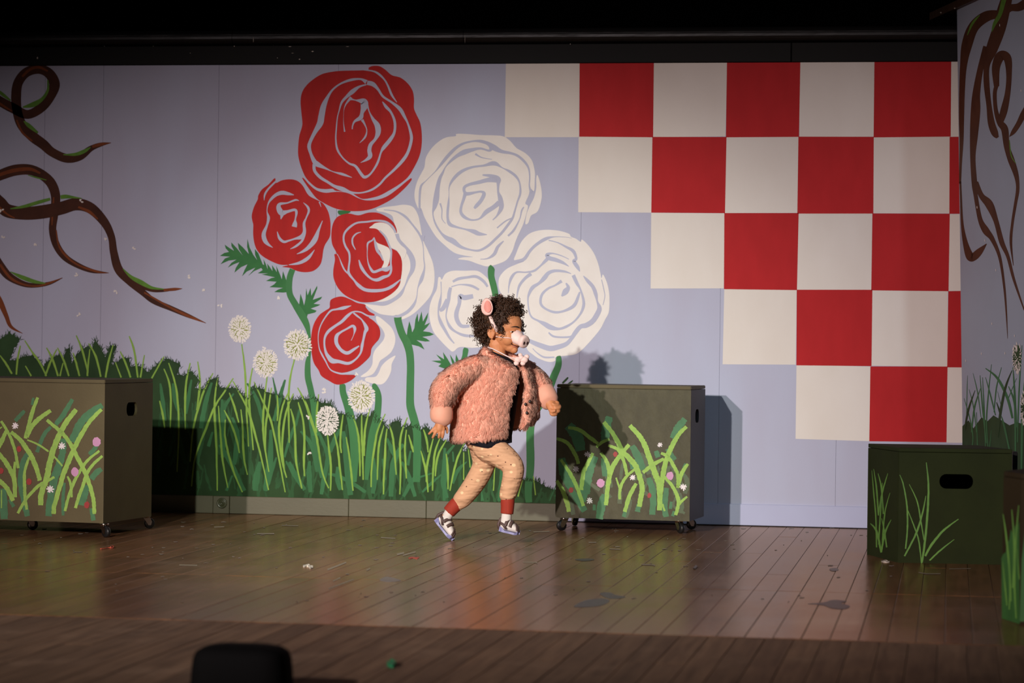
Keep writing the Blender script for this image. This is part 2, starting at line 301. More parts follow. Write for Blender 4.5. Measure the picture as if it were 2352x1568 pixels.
rose([[(485,580),(510,500),(580,340),(680,230),(800,180),(950,165),(1110,180),(1240,220),(1270,260),(1340,290),(1400,330),(1420,300),(1500,370),(1580,480),(1640,620),(1670,740),(1690,830),(1710,780),(1760,880),(1790,1000),(1800,1130),(1790,1300),(1740,1400),(1680,1520),(1570,1660),(1430,1810),(1330,1880),(1200,1900),(1060,1920),(1050,1970),(960,1985),(830,1940),(740,1880),(660,1800),(620,1590),(560,1400),(480,1300),(380,1150),(285,1000),(270,880),(300,790),(390,700),(520,640),(620,600),(560,590)]],
     [[(500,600,35),(620,570,45),(700,460,40),(790,370,40),(920,290,45),(1040,262,14),(1180,265,8),(1280,280,5)],
      [(960,310,15),(1080,340,15),(1200,400,30),(1300,460,45),(1340,560,35),(1310,600,50),(1360,680,50),(1390,740,10)],
      [(1240,670,8),(1160,620,40),(1060,580,55),(970,555,60),(940,510,50),(1010,490,20),(1130,520,15),(1240,570,10)],
      [(950,560,50),(900,610,40),(850,660,25),(760,730,30),(640,750,20),(520,750,25),(450,820,40),(415,930,20),(405,1040,8)],
      [(720,770,50),(640,830,40),(560,930,35),(530,1040,20),(525,1100,12)],
      [(1270,770,10),(1180,740,30),(1050,730,40),(960,760,50),(900,830,60),(830,900,40),(740,960,50),(690,1050,35),(675,1130,20),(690,1280,20),(730,1370,25),(820,1420,30),(900,1460,60),(990,1510,70),(1100,1530,35),(1200,1500,35),(1310,1430,25),(1400,1320,30),(1440,1220,40),(1440,1130,35),(1400,990,25),(1350,900,45),(1300,790,50)],
      [(1140,870,45),(1050,930,25),(960,970,30),(880,1040,35),(850,1120,35),(860,1200,35),(930,1260,30),(1040,1300,35),(1150,1290,30),(1270,1240,45),(1330,1180,45),(1370,1080,35),(1390,1020,20)],
      [(1200,900,20),(1230,960,50),(1190,1020,80),(1140,1080,20)],
      [(1440,800,12),(1500,870,45),(1570,950,50),(1610,1050,50),(1630,1150,25),(1660,1240,60),(1640,1310,70),(1570,1420,70),(1480,1480,70),(1400,1500,60),(1330,1580,60),(1270,1670,50),(1200,1740,60),(1090,1780,70),(980,1800,75),(850,1760,70),(750,1720,60),(690,1690,50)],
      [(1690,850,10),(1720,980,12),(1735,1080,10),(1710,1200,10)], [(960,1580,20),(1020,1630,28),(1120,1645,25),(1250,1640,25),(1290,1610,15)],
      [(740,1800,10),(800,1860,15),(900,1920,25),(1040,1920,20)]], M['petal'], 3, T(1100, 500))
rose([[(500,290),(600,250),(760,250),(930,250),(1020,300),(1090,370),(1130,450),(1150,560),(1120,900),(1050,1250),(900,1310),(700,1300),(610,1360),(560,1340),(430,1210),(330,1080),(280,900),(280,750),(320,620),(380,500),(400,350),(430,340),(450,370)]],
     [[(437,400,14),(440,560,12),(420,700,40),(400,830,20),(430,950,45),(500,1080,40),(560,1180,30),(620,1250,15)], [(520,640,40),(470,760,60),(420,800,40)],
      [(600,400,30),(680,360,40),(800,340,35),(920,330,40),(1020,390,40),(1080,470,30)], [(570,480,40),(550,560,50),(540,660,45),(515,800,20),(510,900,18),(560,1020,40),(640,1090,30),(760,1140,40),(900,1150,30)],
      [(580,470,15),(700,440,15),(850,455,35),(960,510,30)], [(880,600,60),(760,620,70),(700,600,60),(690,700,50),(650,830,60),(660,930,60),(720,1010,50),(830,1010,40)]], M['petal'], 3, T(940, 580))
# --- stems and leaves
def stems(name, lst, m=M['stem'], layer=5):
    for pts in lst:
        Paint(W(layer)).rib(pts).obj(name, [m], wall)
stems('painted_stem', [
    [(672,618,13),(665,640,14),(665,673,14),(677,697,15),(693,723,17),(704,745,14),(709,765,8),(712,790,6),(711,812,6),(707,832,12),(707,865,14),(713,892,14),(720,927,14),(723,960,15),(724,1000,15)],
    T(640, 640)([(1638,498,60),(1640,520,100),(1650,600,100),(1700,760,100),(1765,880,110),(1805,1020,105),(1818,1200,102),(1815,1400,104),(1812,1566,105),(1815,1750,110),(1860,1920,112),(1905,2100,110),(1910,2300,108),(1905,2550,105),(1900,2800,95)]),
    T(660, 860)([(760,128,60),(760,160,85),(770,260,88),(830,430,105),(880,620,115),(920,850,130),(930,1100,120),(925,1300,90),(925,1480,60)]),
    T(660, 860)([(1178,128,30),(1200,160,75),(1245,260,88),(1255,380,90),(1230,600,100),(1180,800,110),(1150,1000,110),(1110,1250,80),(1090,1450,50)]),
    T(940, 580)([(1150,190,60),(1132,220,92),(1130,330,88),(1160,450,90),(1185,570,85),(1200,700,80)]), T(940, 580)([(785,1312,45),(778,1340,75),(765,1420,70),(740,1500,70),(700,1600,60)]),
    T(1100, 640)([(1098,1062,40),(1100,1090,72),(1092,1200,90),(1030,1350,100),(970,1500,105),(860,1700,110),(760,1850,110),(715,2000,110),(705,2200,105),(710,2450,110),(705,2650,105),(680,2900,100),(690,3080,90)])])
Paint(W(2)).poly(T(620, 300)([(945,1100),(1110,1110),(1060,1145),(960,1160)])).obj('painted_stem', [M['leaf']], wall)
stems('painted_twig', [T(1100, 640)([(1230,1358,18),(1200,1390,28),(1150,1440,24)]), T(1100, 640)([(1295,1400,10),(1270,1420,22),(1230,1450,20)])], M['dgreen'])
def leafp(pts): Paint(W(4)).poly(pts, smooth=False).obj('painted_leaf', [M['leaf']], wall)
leafp(T(500, 390)([(30,1185),(90,1145),(155,1130),(110,1080),(97,1030),(160,1075),(225,1115),(190,1050),(187,998),(260,1075),(345,1180),(290,1090),(278,1005),(350,1070),(430,1160),(405,1060),(410,950),(440,1070),(490,1170),(545,1245),(515,1170),(512,1090),(560,1150),(620,1300),(640,1310),(630,1230),(660,1290),(690,1375),(682,1290),(720,1340),(755,1395),(748,1310),(790,1370),(815,1410),(806,1320),(850,1420),(885,1510),(890,1460),(900,1395),(930,1480),(960,1566),(1000,1680),(900,1690),(780,1683),(830,1650),(900,1625),(714,1615),(780,1575),(810,1540),(665,1530),(740,1490),(790,1480),(605,1440),(700,1425),(550,1425),(620,1380),(600,1350),(500,1395),(420,1460),(500,1370),(520,1345),(400,1400),(335,1465),(370,1380),(410,1300),(320,1340),(230,1415),(250,1350),(300,1270),(220,1300),(140,1345),(190,1280),(260,1235),(150,1250),(40,1298),(100,1220),(170,1195),(100,1190)]))
leafp(T(640, 640)([(280,380),(300,205),(330,290),(350,370),(370,280),(380,130),(398,230),(440,125),(450,235),(530,95),(532,130),(470,290),(600,245),(580,280),(480,345),(575,355),(540,375),(440,410),(525,440),(500,465),(400,490),(380,560),(300,520)]))
leafp(T(640, 640)([(1760,840),(1775,700),(1800,585),(1825,660),(1840,740),(1870,680),(1885,560),(1915,475),(1925,600),(1970,450),(1988,590),(2060,465),(2050,540),(2010,640),(2085,605),(2050,660),(1990,722),(2080,735),(2140,765),(2090,785),(1980,800),(2040,825),(2085,860),(2020,865),(1900,845),(1965,890),(2010,975),(1930,930),(1805,900)]))
leafp(T(940, 580)([(305,1490),(440,1485),(400,1440),(370,1400),(480,1470),(465,1370),(520,1450),(585,1560),(605,1565),(580,1490),(560,1400),(610,1480),(640,1540),(636,1470),(645,1400),(685,1490),(720,1600),(600,1640),(400,1566),(440,1530)]))
# --- undergrowth along the bottom
g0, g4, g5, g6 = T(0, 740), T(340, 800), T(340, 960), T(660, 860)
top = g0([(-1500,420),(-1000,330),(-600,420),(-300,300),(-120,300),(0,230),(130,150),(280,230),(200,350),(130,520),(200,520),(330,465),(450,460),(560,560),(590,610),(700,490),(820,445),(870,500),(920,380),(960,335),(990,560),(1070,420),(1200,320),(1270,360),(1310,240),(1380,340),(1450,480),(1520,310),(1600,330),(1560,480),(1530,610),(1700,490),(1770,490),(1800,600),(1960,610)]) \
    + g4([(0,330),(150,200),(270,140),(400,200),(440,230),(400,350),(480,370),(600,310),(700,430),(650,550),(760,550),(830,440),(950,410),(990,530),(1040,540),(1100,545),(1200,540),(1310,640),(1400,700),(1450,520),(1580,560),(1620,590),(1780,640),(1900,700),(2000,710),(2220,690),(2310,710)]) \
    + g6([(480,390),(600,390),(680,540),(760,530),(830,560),(940,620),(1000,540),(1080,580),(1150,560),(1185,510),(1220,640),(1310,630),(1390,750),(1440,660),(1540,620),(1580,740),(1700,690),(1830,760),(1920,710),(1990,780),(2100,880),(2200,930)]) \
    + [(1040,1012),(1062,1018),(1063,1036),(1073,1036),(1080,1020),(1100,1030),(1120,1045),(1140,1060),(1165,1080),(1190,1098),(1217,1103),(1228,1102),(1249,1116),(1274,1124),(1290,1118),(1290,1168),(1000,1164),(700,1152),(480,1144),(340,1142),(100,1138),(-250,1130)]
rg = random.Random(11); rag = []
for i, (a, b) in enumerate(zip(top, top[1:])):
    n = max(2, int(math.hypot(b[0]-a[0], b[1]-a[1])/4)) if i < len(top)-9 else 1
    for k in range(n):
        t = k/n; jj = 1.4 if 0 < i < len(top)-9 else 0
        rag.append((a[0]+(b[0]-a[0])*t+rg.uniform(-jj, jj), a[1]+(b[1]-a[1])*t+rg.uniform(-jj, jj)))
rag.append(top[-1])
Paint(W(1)).poly(rag, smooth=False).obj('painted_undergrowth', [M['dgreen']], wall)
fr = Paint(W(1.5))
for i in range(0, len(rag)-9, 1):
    x, y = rag[i]
    for k in range(3):
        a = rg.gauss(-1.57, .5); l = rg.uniform(3, 11); xx = x+rg.uniform(-3, 3); yy = y+rg.uniform(-2, 5)
        fr.rib([(xx, yy, 1.3), (xx+l*.5*math.cos(a), yy+l*.5*math.sin(a), rg.uniform(.8, 1.6)), (xx+l*math.cos(a+.15), yy+l*math.sin(a+.15), .3)], 1)
fr.obj('brush_fringe', [M['dgreen']], wall)['kind'] = 'stuff'
rw = random.Random(31); ww_ = Paint(W(1.2)); ww_.rough = .3
for k in range(120):
    x = rw.uniform(372, 1270); lo = 1140+(x-480)*.03; hi = np.interp(x, [372, 560, 720, 900, 1010, 1150, 1270], [900, 915, 945, 985, 1010, 1075, 1125])
    y0 = rw.uniform(hi, lo-30); l = min(rw.uniform(35, 130), lo-y0-2); dx = rw.uniform(-28, 28)
    ww_.blade([(x, y0), (x+dx*.4, y0+l*.5), (x+dx, y0+l)], rw.uniform(4, 12), tip=.4, n=6)
ww_.obj('painted_wash', [mat('deep grass wash', (.042, .13, .045), .7, (.022, .07, .022), 16, .6, (2, 1, .4), spec=.2)], wall)['kind'] = 'stuff'
mg = Paint(W(2)); mg.rough = .08; P = mg.blade
for pts, wd in [([(880,470),(800,720),(745,1000),(730,1100)],75),([(1365,480),(1480,660),(1560,900),(1590,1050)],60),([(1890,430),(1845,580),(1800,760),(1730,1000)],60),([(1720,400),(1760,600),(1790,760)],35),([(600,430),(550,700),(520,900)],60),([(340,480),(370,680),(420,860)],70),([(170,480),(200,700),(235,1000)],60),([(1020,700),(1040,1000),(1030,1500)],80),([(1180,620),(1060,800),(1030,1000)],55),([(2090,820),(2040,1020),(1950,1250),(1880,1500)],45),([(1160,950),(1230,1200),(1190,1600)],80),([(1690,1120),(1690,1500),(1640,1800),(1620,1960)],90),([(2100,1140),(2250,1330),(2330,1700)],60),([(1540,1560),(1490,1800),(1480,1960)],100),([(2230,1550),(2230,1950)],70),([(890,1150),(830,1350)],70),([(980,1330),(1100,1500),(1330,1960)],70),([(1160,1750),(1080,1960)],60),([(1770,1500),(1650,1850),(1610,1960)],70),([(1900,1550),(2040,1780),(2160,1930)],60)]: P(g4(pts), wd/6, tip=.4)
for pts, wd in [([(310,620),(370,900),(420,1150),(480,1420)],90),([(430,790),(520,1000),(560,1150),(500,1450),(470,1650)],70),([(720,750),(640,920),(590,1070)],70),([(770,780),(810,1050),(840,1400),(870,1660)],100),([(250,850),(370,1050),(460,1300)],55),([(1370,880),(1450,1050),(1480,1120)],70),([(1600,960),(1480,1150),(1440,1400),(1430,1680)],90),([(1580,1200),(1680,1420),(1760,1680)],70),([(1820,1330),(1700,1500),(1600,1680)],60),([(2300,970),(2200,1090)],60),([(2170,1010),(2160,1300),(2150,1500),(2200,1700)],75),([(1190,1150),(1200,1400),(1180,1640)],80),([(690,1270),(690,1450),(730,1590)],70),([(560,1370),(700,1400),(900,1500),(1080,1620)],60),([(300,1200),(300,1400),(320,1620)],80),([(30,1200),(120,1400),(240,1590)],70),([(180,480),(120,700)],40),([(2280,1060),(2290,1200)],40),([(1700,1050),(1660,1250)],60),([(1990,1360),(1800,1420)],45),([(2130,1370),(1980,1500),(1860,1620)],40),([(1310,1160),(1350,1450)],50)]: P(g6(pts), wd/6, tip=.5)
for pts, wd in [([(1094,1022),(1093,1050),(1086,1090),(1080,1140)],15),([(1072,1060),(1052,1080),(1040,1110)],9),([(1030,1050),(1022,1100),(1020,1150)],9),([(1150,1075),(1152,1110),(1146,1150)],12),([(1168,1130),(1164,1160)],8),([(1106,1128),(1108,1150)],10),([(1283,1100),(1262,1150)],5),([(1290,1110),(1275,1140)],5)]: P(pts, wd)
mg.each('painted_blade', [M['mgreen']], wall)
lg = Paint(W(6)); lg.rough = .10; P = lg.blade
for pts in [[(220,280),(290,470),(315,700),(305,1100)],[(285,200),(360,430),(405,680),(425,1100),(400,1700)],[(580,200),(530,450),(510,750),(515,1120)],[(685,180),(715,430),(700,650),(670,850)],[(895,340),(780,560),(700,800),(620,1120),(580,1560)],[(960,400),(930,600),(915,850),(940,1300),(950,1700),(955,1960)],[(1175,410),(1050,600),(920,800),(800,1100),(650,1500),(600,1900)],[(970,790),(1000,1200),(1030,1550),(1100,1920)],[(1050,850),(1150,1050),(1220,1250),(1260,1440)],[(1120,610),(1190,800),(1250,1020)],[(1065,980),(1060,1200),(1120,1500),(1200,1750),(1300,1980)],[(1170,450),(1290,670),(1390,880),(1480,1200),(1560,1500),(1660,1950)],[(1280,840),(1305,1100),(1310,1350),(1330,1560),(1370,1740)],[(1290,-60),(1330,250),(1350,600),(1360,900),(1385,1350)],[(1440,270),(1400,500),(1395,750),(1420,1050),(1450,1400)],[(1460,460),(1560,680),(1650,880),(1720,1100),(1800,1500),(1890,1980)],[(1645,350),(1610,650),(1585,1000),(1600,1300),(1665,1700)],[(1700,540),(1660,820),(1620,1100),(1620,1450)],[(2025,120),(1960,400),(1935,700),(1940,1000),(1945,1300)],[(1945,580),(1870,750),(1820,950),(1805,1200),(1850,1560),(1910,1780)],[(2005,620),(1920,820),(1870,1050),(1850,1350),(1880,1700)],[(1780,640),(1790,850),(1780,1000)],[(1965,830),(2010,1000),(2030,1250),(2040,1560),(2120,1930)],[(2070,740),(2130,950),(2155,1250),(2145,1560),(2160,1760)],[(2060,540),(2170,740),(2250,970),(2310,1170),(2352,1400)],[(160,720),(200,900),(230,1100)]]: P(g4(pts), 5.2, tip=.5, base=.55)
for pts in [[(430,270),(405,550),(400,800)],[(150,390),(220,650),(235,900),(230,1200),(235,1400)],[(140,180),(240,380),(330,650),(400,850),(440,1100),(490,1370),(570,1566)],[(45,470),(95,700),(110,950),(130,1250),(200,1550)],[(555,820),(570,1000),(600,1250),(595,1600)],[(640,780),(690,1000),(720,1250),(760,1590)],[(770,540),(740,750),(730,950),(745,1080)],[(810,860),(850,1100),(880,1350),(905,1600)],[(900,560),(960,750),(990,950),(1000,1200),(1000,1400)],[(1025,540),(1025,800),(1035,1050),(1045,1450)],[(1140,460),(1080,700),(1060,950),(1060,1120)],[(1350,540),(1250,750),(1200,1000),(1160,1300),(1155,1550)],[(1335,690),(1275,900),(1250,1100),(1240,1450)],[(1375,740),(1355,900),(1345,1150),(1330,1400),(1325,1650)],[(1400,680),(1450,850),(1480,1100),(1500,1380)],[(1655,590),(1580,780),(1550,1000),(1560,1300),(1550,1650)],[(1640,760),(1620,1000),(1630,1250),(1640,1430)],[(1670,830),(1720,1000),(1735,1070)],[(1870,740),(1920,900),(1940,1070)],[(1840,1050),(1880,1200),(1920,1400),(1940,1620)],[(2010,880),(1960,1080),(1920,1300),(1915,1480)],[(2110,860),(2040,1050),(2010,1300),(2000,1600)],[(2190,900),(2090,1080),(2050,1250),(2040,1400)],[(2190,1090),(2210,1300),(2215,1580)],[(2450,930),(2352,1130),(2290,1350),(2240,1600)],[(2430,1060),(2430,1450)],[(2490,980),(2520,1280)],[(2860,1240),(2840,1600)],[(3240,1450),(3180,1680)],[(3390,1400),(3420,1660)]]: P(g6(pts), 5.4, tip=.45, base=.55)
for pts in [[(0,455),(90,580),(165,710)],[(280,320),(245,500),(225,720)],[(340,250),(450,420),(540,540),(640,740)],[(350,600),(430,740)],[(640,350),(720,500),(800,740)],[(780,370),(690,560),(625,740)],[(790,350),(880,530),(950,740)],[(870,560),(825,740)],[(1005,420),(1050,560),(1095,740)],[(1050,180),(1130,380),(1210,680)],[(1240,370),(1210,620),(1205,740)],[(1220,290),(1320,470),(1390,750)],[(1560,310),(1490,560),(1455,760)],[(1590,550),(1670,760)],[(1655,400),(1730,560),(1800,760)],[(1780,190),(1850,400),(1900,760)],[(1990,450),(1935,760)],[(2260,470),(2090,770)]]: P(g0(pts), 5, tip=.5, base=.8)
lg.each('painted_blade', [M['lgreen']], wall)
# --- white pompom flowers
rp = random.Random(5)
for cx, cy, rx, ry in [(551,756,24,29),(610,834,27,30),(683,792,30,33),(830,911,29,35),(752,965,24,31)]:
    p = Paint(W(7)); 
    p.poly([(cx+rx*.86*math.cos(a)*rp.uniform(.9, 1.06), cy+ry*.86*math.sin(a)*rp.uniform(.9, 1.06)) for a in [k*math.pi/10 for k in range(20)]])
    o = p.obj('painted_pompom', [M['olive'] if cy != 965 else M['dgreen']], wall)
    p = Paint(W(8))
    for ring, cnt in ((.08, 6), (.26, 13), (.46, 22), (.66, 31), (.84, 38), (.97, 42)):
        for k in range(cnt):
            a = 2*math.pi*(k+rp.uniform(-.3, .3))/cnt; r0 = ring*rp.uniform(.9, 1.05)-.07; r1 = r0+.19
            p.rib([(cx+rx*r0*math.cos(a), cy+ry*r0*math.sin(a), 1.2), (cx+rx*(r0+r1)/2*math.cos(a), cy+ry*(r0+r1)/2*math.sin(a), 3.0), (cx+rx*r1*math.cos(a), cy+ry*r1*math.sin(a), 3.4), (cx+rx*(r1+.03)*math.cos(a), cy+ry*(r1+.03)*math.sin(a), .8)], 2)
    p.obj('petals', [M['petal']], o)
# --- drifting white petals
for cx, cy in [(79,562),(8,545),(244,551),(306,571),(174,631),(265,670),(180,722),(432,635),(470,667),(505,703),(607,800),(185,461),(3,484),(639,682),(746,893),(707,958),(710,1039),(820,858),(745,901)]:
    p = Paint(W(9))
    for k in range(3):
        a = rp.uniform(0, 3.1); x = cx+rp.uniform(-4, 4); y = cy+rp.uniform(-3, 3)
        p.rib([(x-3*math.cos(a), y-3*math.sin(a), .8), (x, y, 4), (x+3*math.cos(a), y+3*math.sin(a), 1.2)], 3)
    p.obj('painted_petal', [M['petal']], wall)
# --- bare branches at the left
b1, b2 = T(0, 0, 3.92), T(0, 360, 3.563)
BL = [4]
def branch(main, rust, moss):
    z_ = BL[0]; BL[0] += 2
    p = Paint(W(z_))
    for q in main: p.rib(q, 8)
    o = p.obj('painted_branch', [M['brown']], wall)
    p = Paint(W(z_+.7))
    for q in rust: p.rib(q, 8)
    if rust: p.obj('rust_streak', [M['rust']], o)
    p = Paint(W(z_+1.3))
    for q in moss: p.rib(q, 8)
    if moss: p.obj('moss_streak', [M['moss']], o)
branch([b1([(-420,700,90),(-200,780,85),(-80,850,80),(0,910,85),(120,975,90),(250,1030,80),(380,960,85),(465,840,90),(490,750,95),(440,660,90),(350,622,85),(240,650,85),(165,740,85),(145,860,90),(155,1000,85),(195,1120,90),(290,1225,95),(390,1300,90),(470,1370,80),(600,1425,80),(720,1405,75),(820,1335,50),(910,1300,35),(1000,1285,4)])],
       [b1([(200,690,20),(270,625,25),(350,605,25),(430,640,15)]), b1([(150,1080,15),(200,1190,20),(290,1270,15)]), b1([(830,1320,25),(910,1298,28),(1000,1285,4)]), b1([(-60,890,20),(40,960,20),(110,1000,8)])],
       [b1([(-40,800,20),(30,855,30),(95,905,12)]), b1([(205,965,12),(300,940,45),(380,890,30),(430,810,22),(430,720,12)]), b1([(215,1090,10),(260,1130,35),(340,1195,18)]), b1([(570,1392,8),(680,1388,28),(760,1360,32),(815,1325,8)])])
branch([b2([(-420,330,90),(-200,240,85),(-60,180,80),(0,150,85),(120,110,90),(240,105,85),(340,145,80),(420,220,80),(455,330,75),(442,480,65),(430,600,60),(460,720,60),(530,820,55),(640,890,45),(760,935,32),(890,950,4)])],
       [b2([(-40,160,25),(100,115,30),(240,100,28),(330,135,15)]), b2([(460,600,8),(480,720,15),(540,810,18),(640,885,14),(800,940,18),(890,950,3)]), b2([(440,330,10),(430,450,15),(425,560,8)])],
       [b2([(230,150,6),(300,170,12),(380,190,6)])])
branch([b2([(-400,60,110),(-200,180,105),(-50,330,100),(0,380,105),(60,440,110),(200,462,105),(350,450,110),(500,420,105),(620,388,100),(740,420,90),(850,530,72),(910,650,58),(930,780,62),(970,920,70),(1060,1020,60),(1170,1110,52),(1260,1180,48),(1400,1240,42),(1540,1300,32),(1685,1360,4)]), b2([(1090,1030,30),(1220,1085,30),(1330,1092,28),(1490,1078,4)])],
       [b2([(640,410,15),(730,450,25),(800,510,12)]), b2([(1180,1110,12),(1400,1235,18),(1560,1310,22),(1685,1360,3)]), b2([(1340,1090,20),(1430,1083,24),(1490,1078,3)]), b2([(-20,400,20),(60,470,15),(120,500,8)])],
       [b2([(85,425,8),(200,405,25),(320,370,28),(410,345,22)]), b2([(495,330,30),(540,325,32),(610,332,16),(670,340,5)]), b2([(1005,915,6),(1070,980,25),(1150,1025,38),(1240,1070,24),(1340,1082,8)])])
branch([b2([(-300,500,85),(-150,660,80),(-60,800,75),(0,890,70),(70,975,65),(180,1035,48),(280,1052,36),(400,1035,26),(510,990,4)])], [b2([(0,880,20),(80,985,22),(180,1040,16),(300,1058,14),(410,1030,18),(510,990,3)])], [b2([(85,940,6),(180,985,34),(280,1020,30),(370,1035,10)])])
Paint(W(4)).rib(b2([(-40,1120,50),(0,1185,48),(50,1300,36),(90,1390,26),(185,1445,4)]), 8).obj('painted_branch', [M['rust']], wall)
# --- baseboard
bb = pd_obj('baseboard_back', [(-3.4, -.001, 0), (2.75, -.001, 0), (2.75, -.001, .085), (-3.4, -.001, .085)], [(0, 1, 2, 3)], M['dark']); tag(bb, kind='structure')
bx = [-3.4, on_wall(300, 1160).x, on_wall(491, 1160).x, on_wall(529, 1160).x, on_wall(802, 1170).x, on_wall(980, 1170).x, on_wall(1300, 1180).x]
for a, b in zip(bx, bx[1:]):
    bm = bmesh.new(); add_box(bm, a+.0008, b-.0008, -.014 if abs(a-bx[2]) > .01 else -.017, 0, .001, .088, .002); bm_obj('baseboard_piece', bm, M['bboard'], bb)
bm = bmesh.new(); add_box(bm, bx[-1]+.001, 2.75, -.012, 0, .004, .106, .002); bm_obj('baseboard_piece', bm, M['bblue'], bb)
# round fitting on the baseboard
c = on_wall(510, 1155, .017); bm = bmesh.new()
prof = [(.0265, 0), (.0265, .004), (.023, .007), (.020, .005), (.015, .005), (.013, .010), (.008, .011), (.007, .006), (0, .006)]
rings = []
for r, h in prof: rings.append([bm.verts.new((c.x+r*math.cos(q), -.017-h, c.z+r*math.sin(q))) for q in [k*math.pi/12 for k in range(24)]])
for a, b in zip(rings, rings[1:]):
    for k in range(24): bm.faces.new((a[k], a[(k+1) % 24], b[(k+1) % 24], b[k])).smooth = True
bmesh.ops.remove_doubles(bm, verts=bm.verts, dist=1e-5)
bm_obj('round_fitting', bm, mat('fitting paint', (.07, .075, .035), .3), bb)
# dark plaster above the backdrop, with two black boards
up = bmesh.new(); add_box(up, -3.9, 3.3, .75, .78, 2.0, 4.2); tag(bm_obj('wall_upper', up, M['curtain']), kind='structure')
tb = bmesh.new()
zb = 2.243; tr2 = empty('trim_1', (0, 0, zb)); tag(tr2, kind='structure')
M['gloss'] = mat('worn gloss black', (.010, .009, .008), .42, (.005, .004, .004), 7, .6, (.2, 1, 1), .9, 22, spec=.4)
sx = [-3.5, on_wall(536, 100).x, on_wall(1066, 100).x, on_wall(1818, 110).x, 2.9]
for a, b in zip([sx[0], sx[3]], [sx[3], sx[4]]):
    bm = bmesh.new(); add_box(bm, a+.001, b-.001, -.012, .05, zb+.001, zb+.096, .003); bm_obj('lower_board', bm, M['black'], tr2)
for a, b in zip([sx[0], sx[1], sx[2]], [sx[1], sx[2], sx[4]]):
    bm = bmesh.new(); n = 10
    pr = [(.10, zb+.098)]+[(.010-.040*math.cos(t), zb+.137+.038*math.sin(t)) for t in [math.radians(-85+175*k/n) for k in range(n+1)]]+[(.10, zb+.175)]
    L0 = [bm.verts.new((a+.001, y, z)) for y, z in pr]; R1 = [bm.verts.new((b-.001, y, z)) for y, z in pr]
    for i in range(len(pr)): j = (i+1) % len(pr); f = bm.faces.new((L0[i], R1[i], R1[j], L0[j]))
    bm.faces.new(L0[::-1]); bm.faces.new(R1); bmesh.ops.recalc_face_normals(bm, faces=bm.faces)
    bm_obj('rounded_board', bm, M['gloss'], tr2)
# paint chips on the black boards
pc = Paint(lambda x, y, e=0: on_wall(x, y, .0125 if y > 104 else .031))
for x, y, a, b in [(86,133,4,6),(240,106,1.5,1.5),(352,106,1.5,1.5),(437,122,2,1.5),(538,106,2.5,3),(582,91,1.2,14),(628,104,1.5,1.5),(666,107,8,1.5),(718,118,6,3),(672,122,6,1),(688,136,4,3),(798,107,8,1),(1068,90,.8,20),(637,133,2,2),(1310,101,2,2)]:
    pc.poly([(x-a/2, y), (x, y-b/2), (x+a/2, y), (x, y+b/2)], smooth=False)
pc.obj('paint_chip', [M['chip']], tr2)
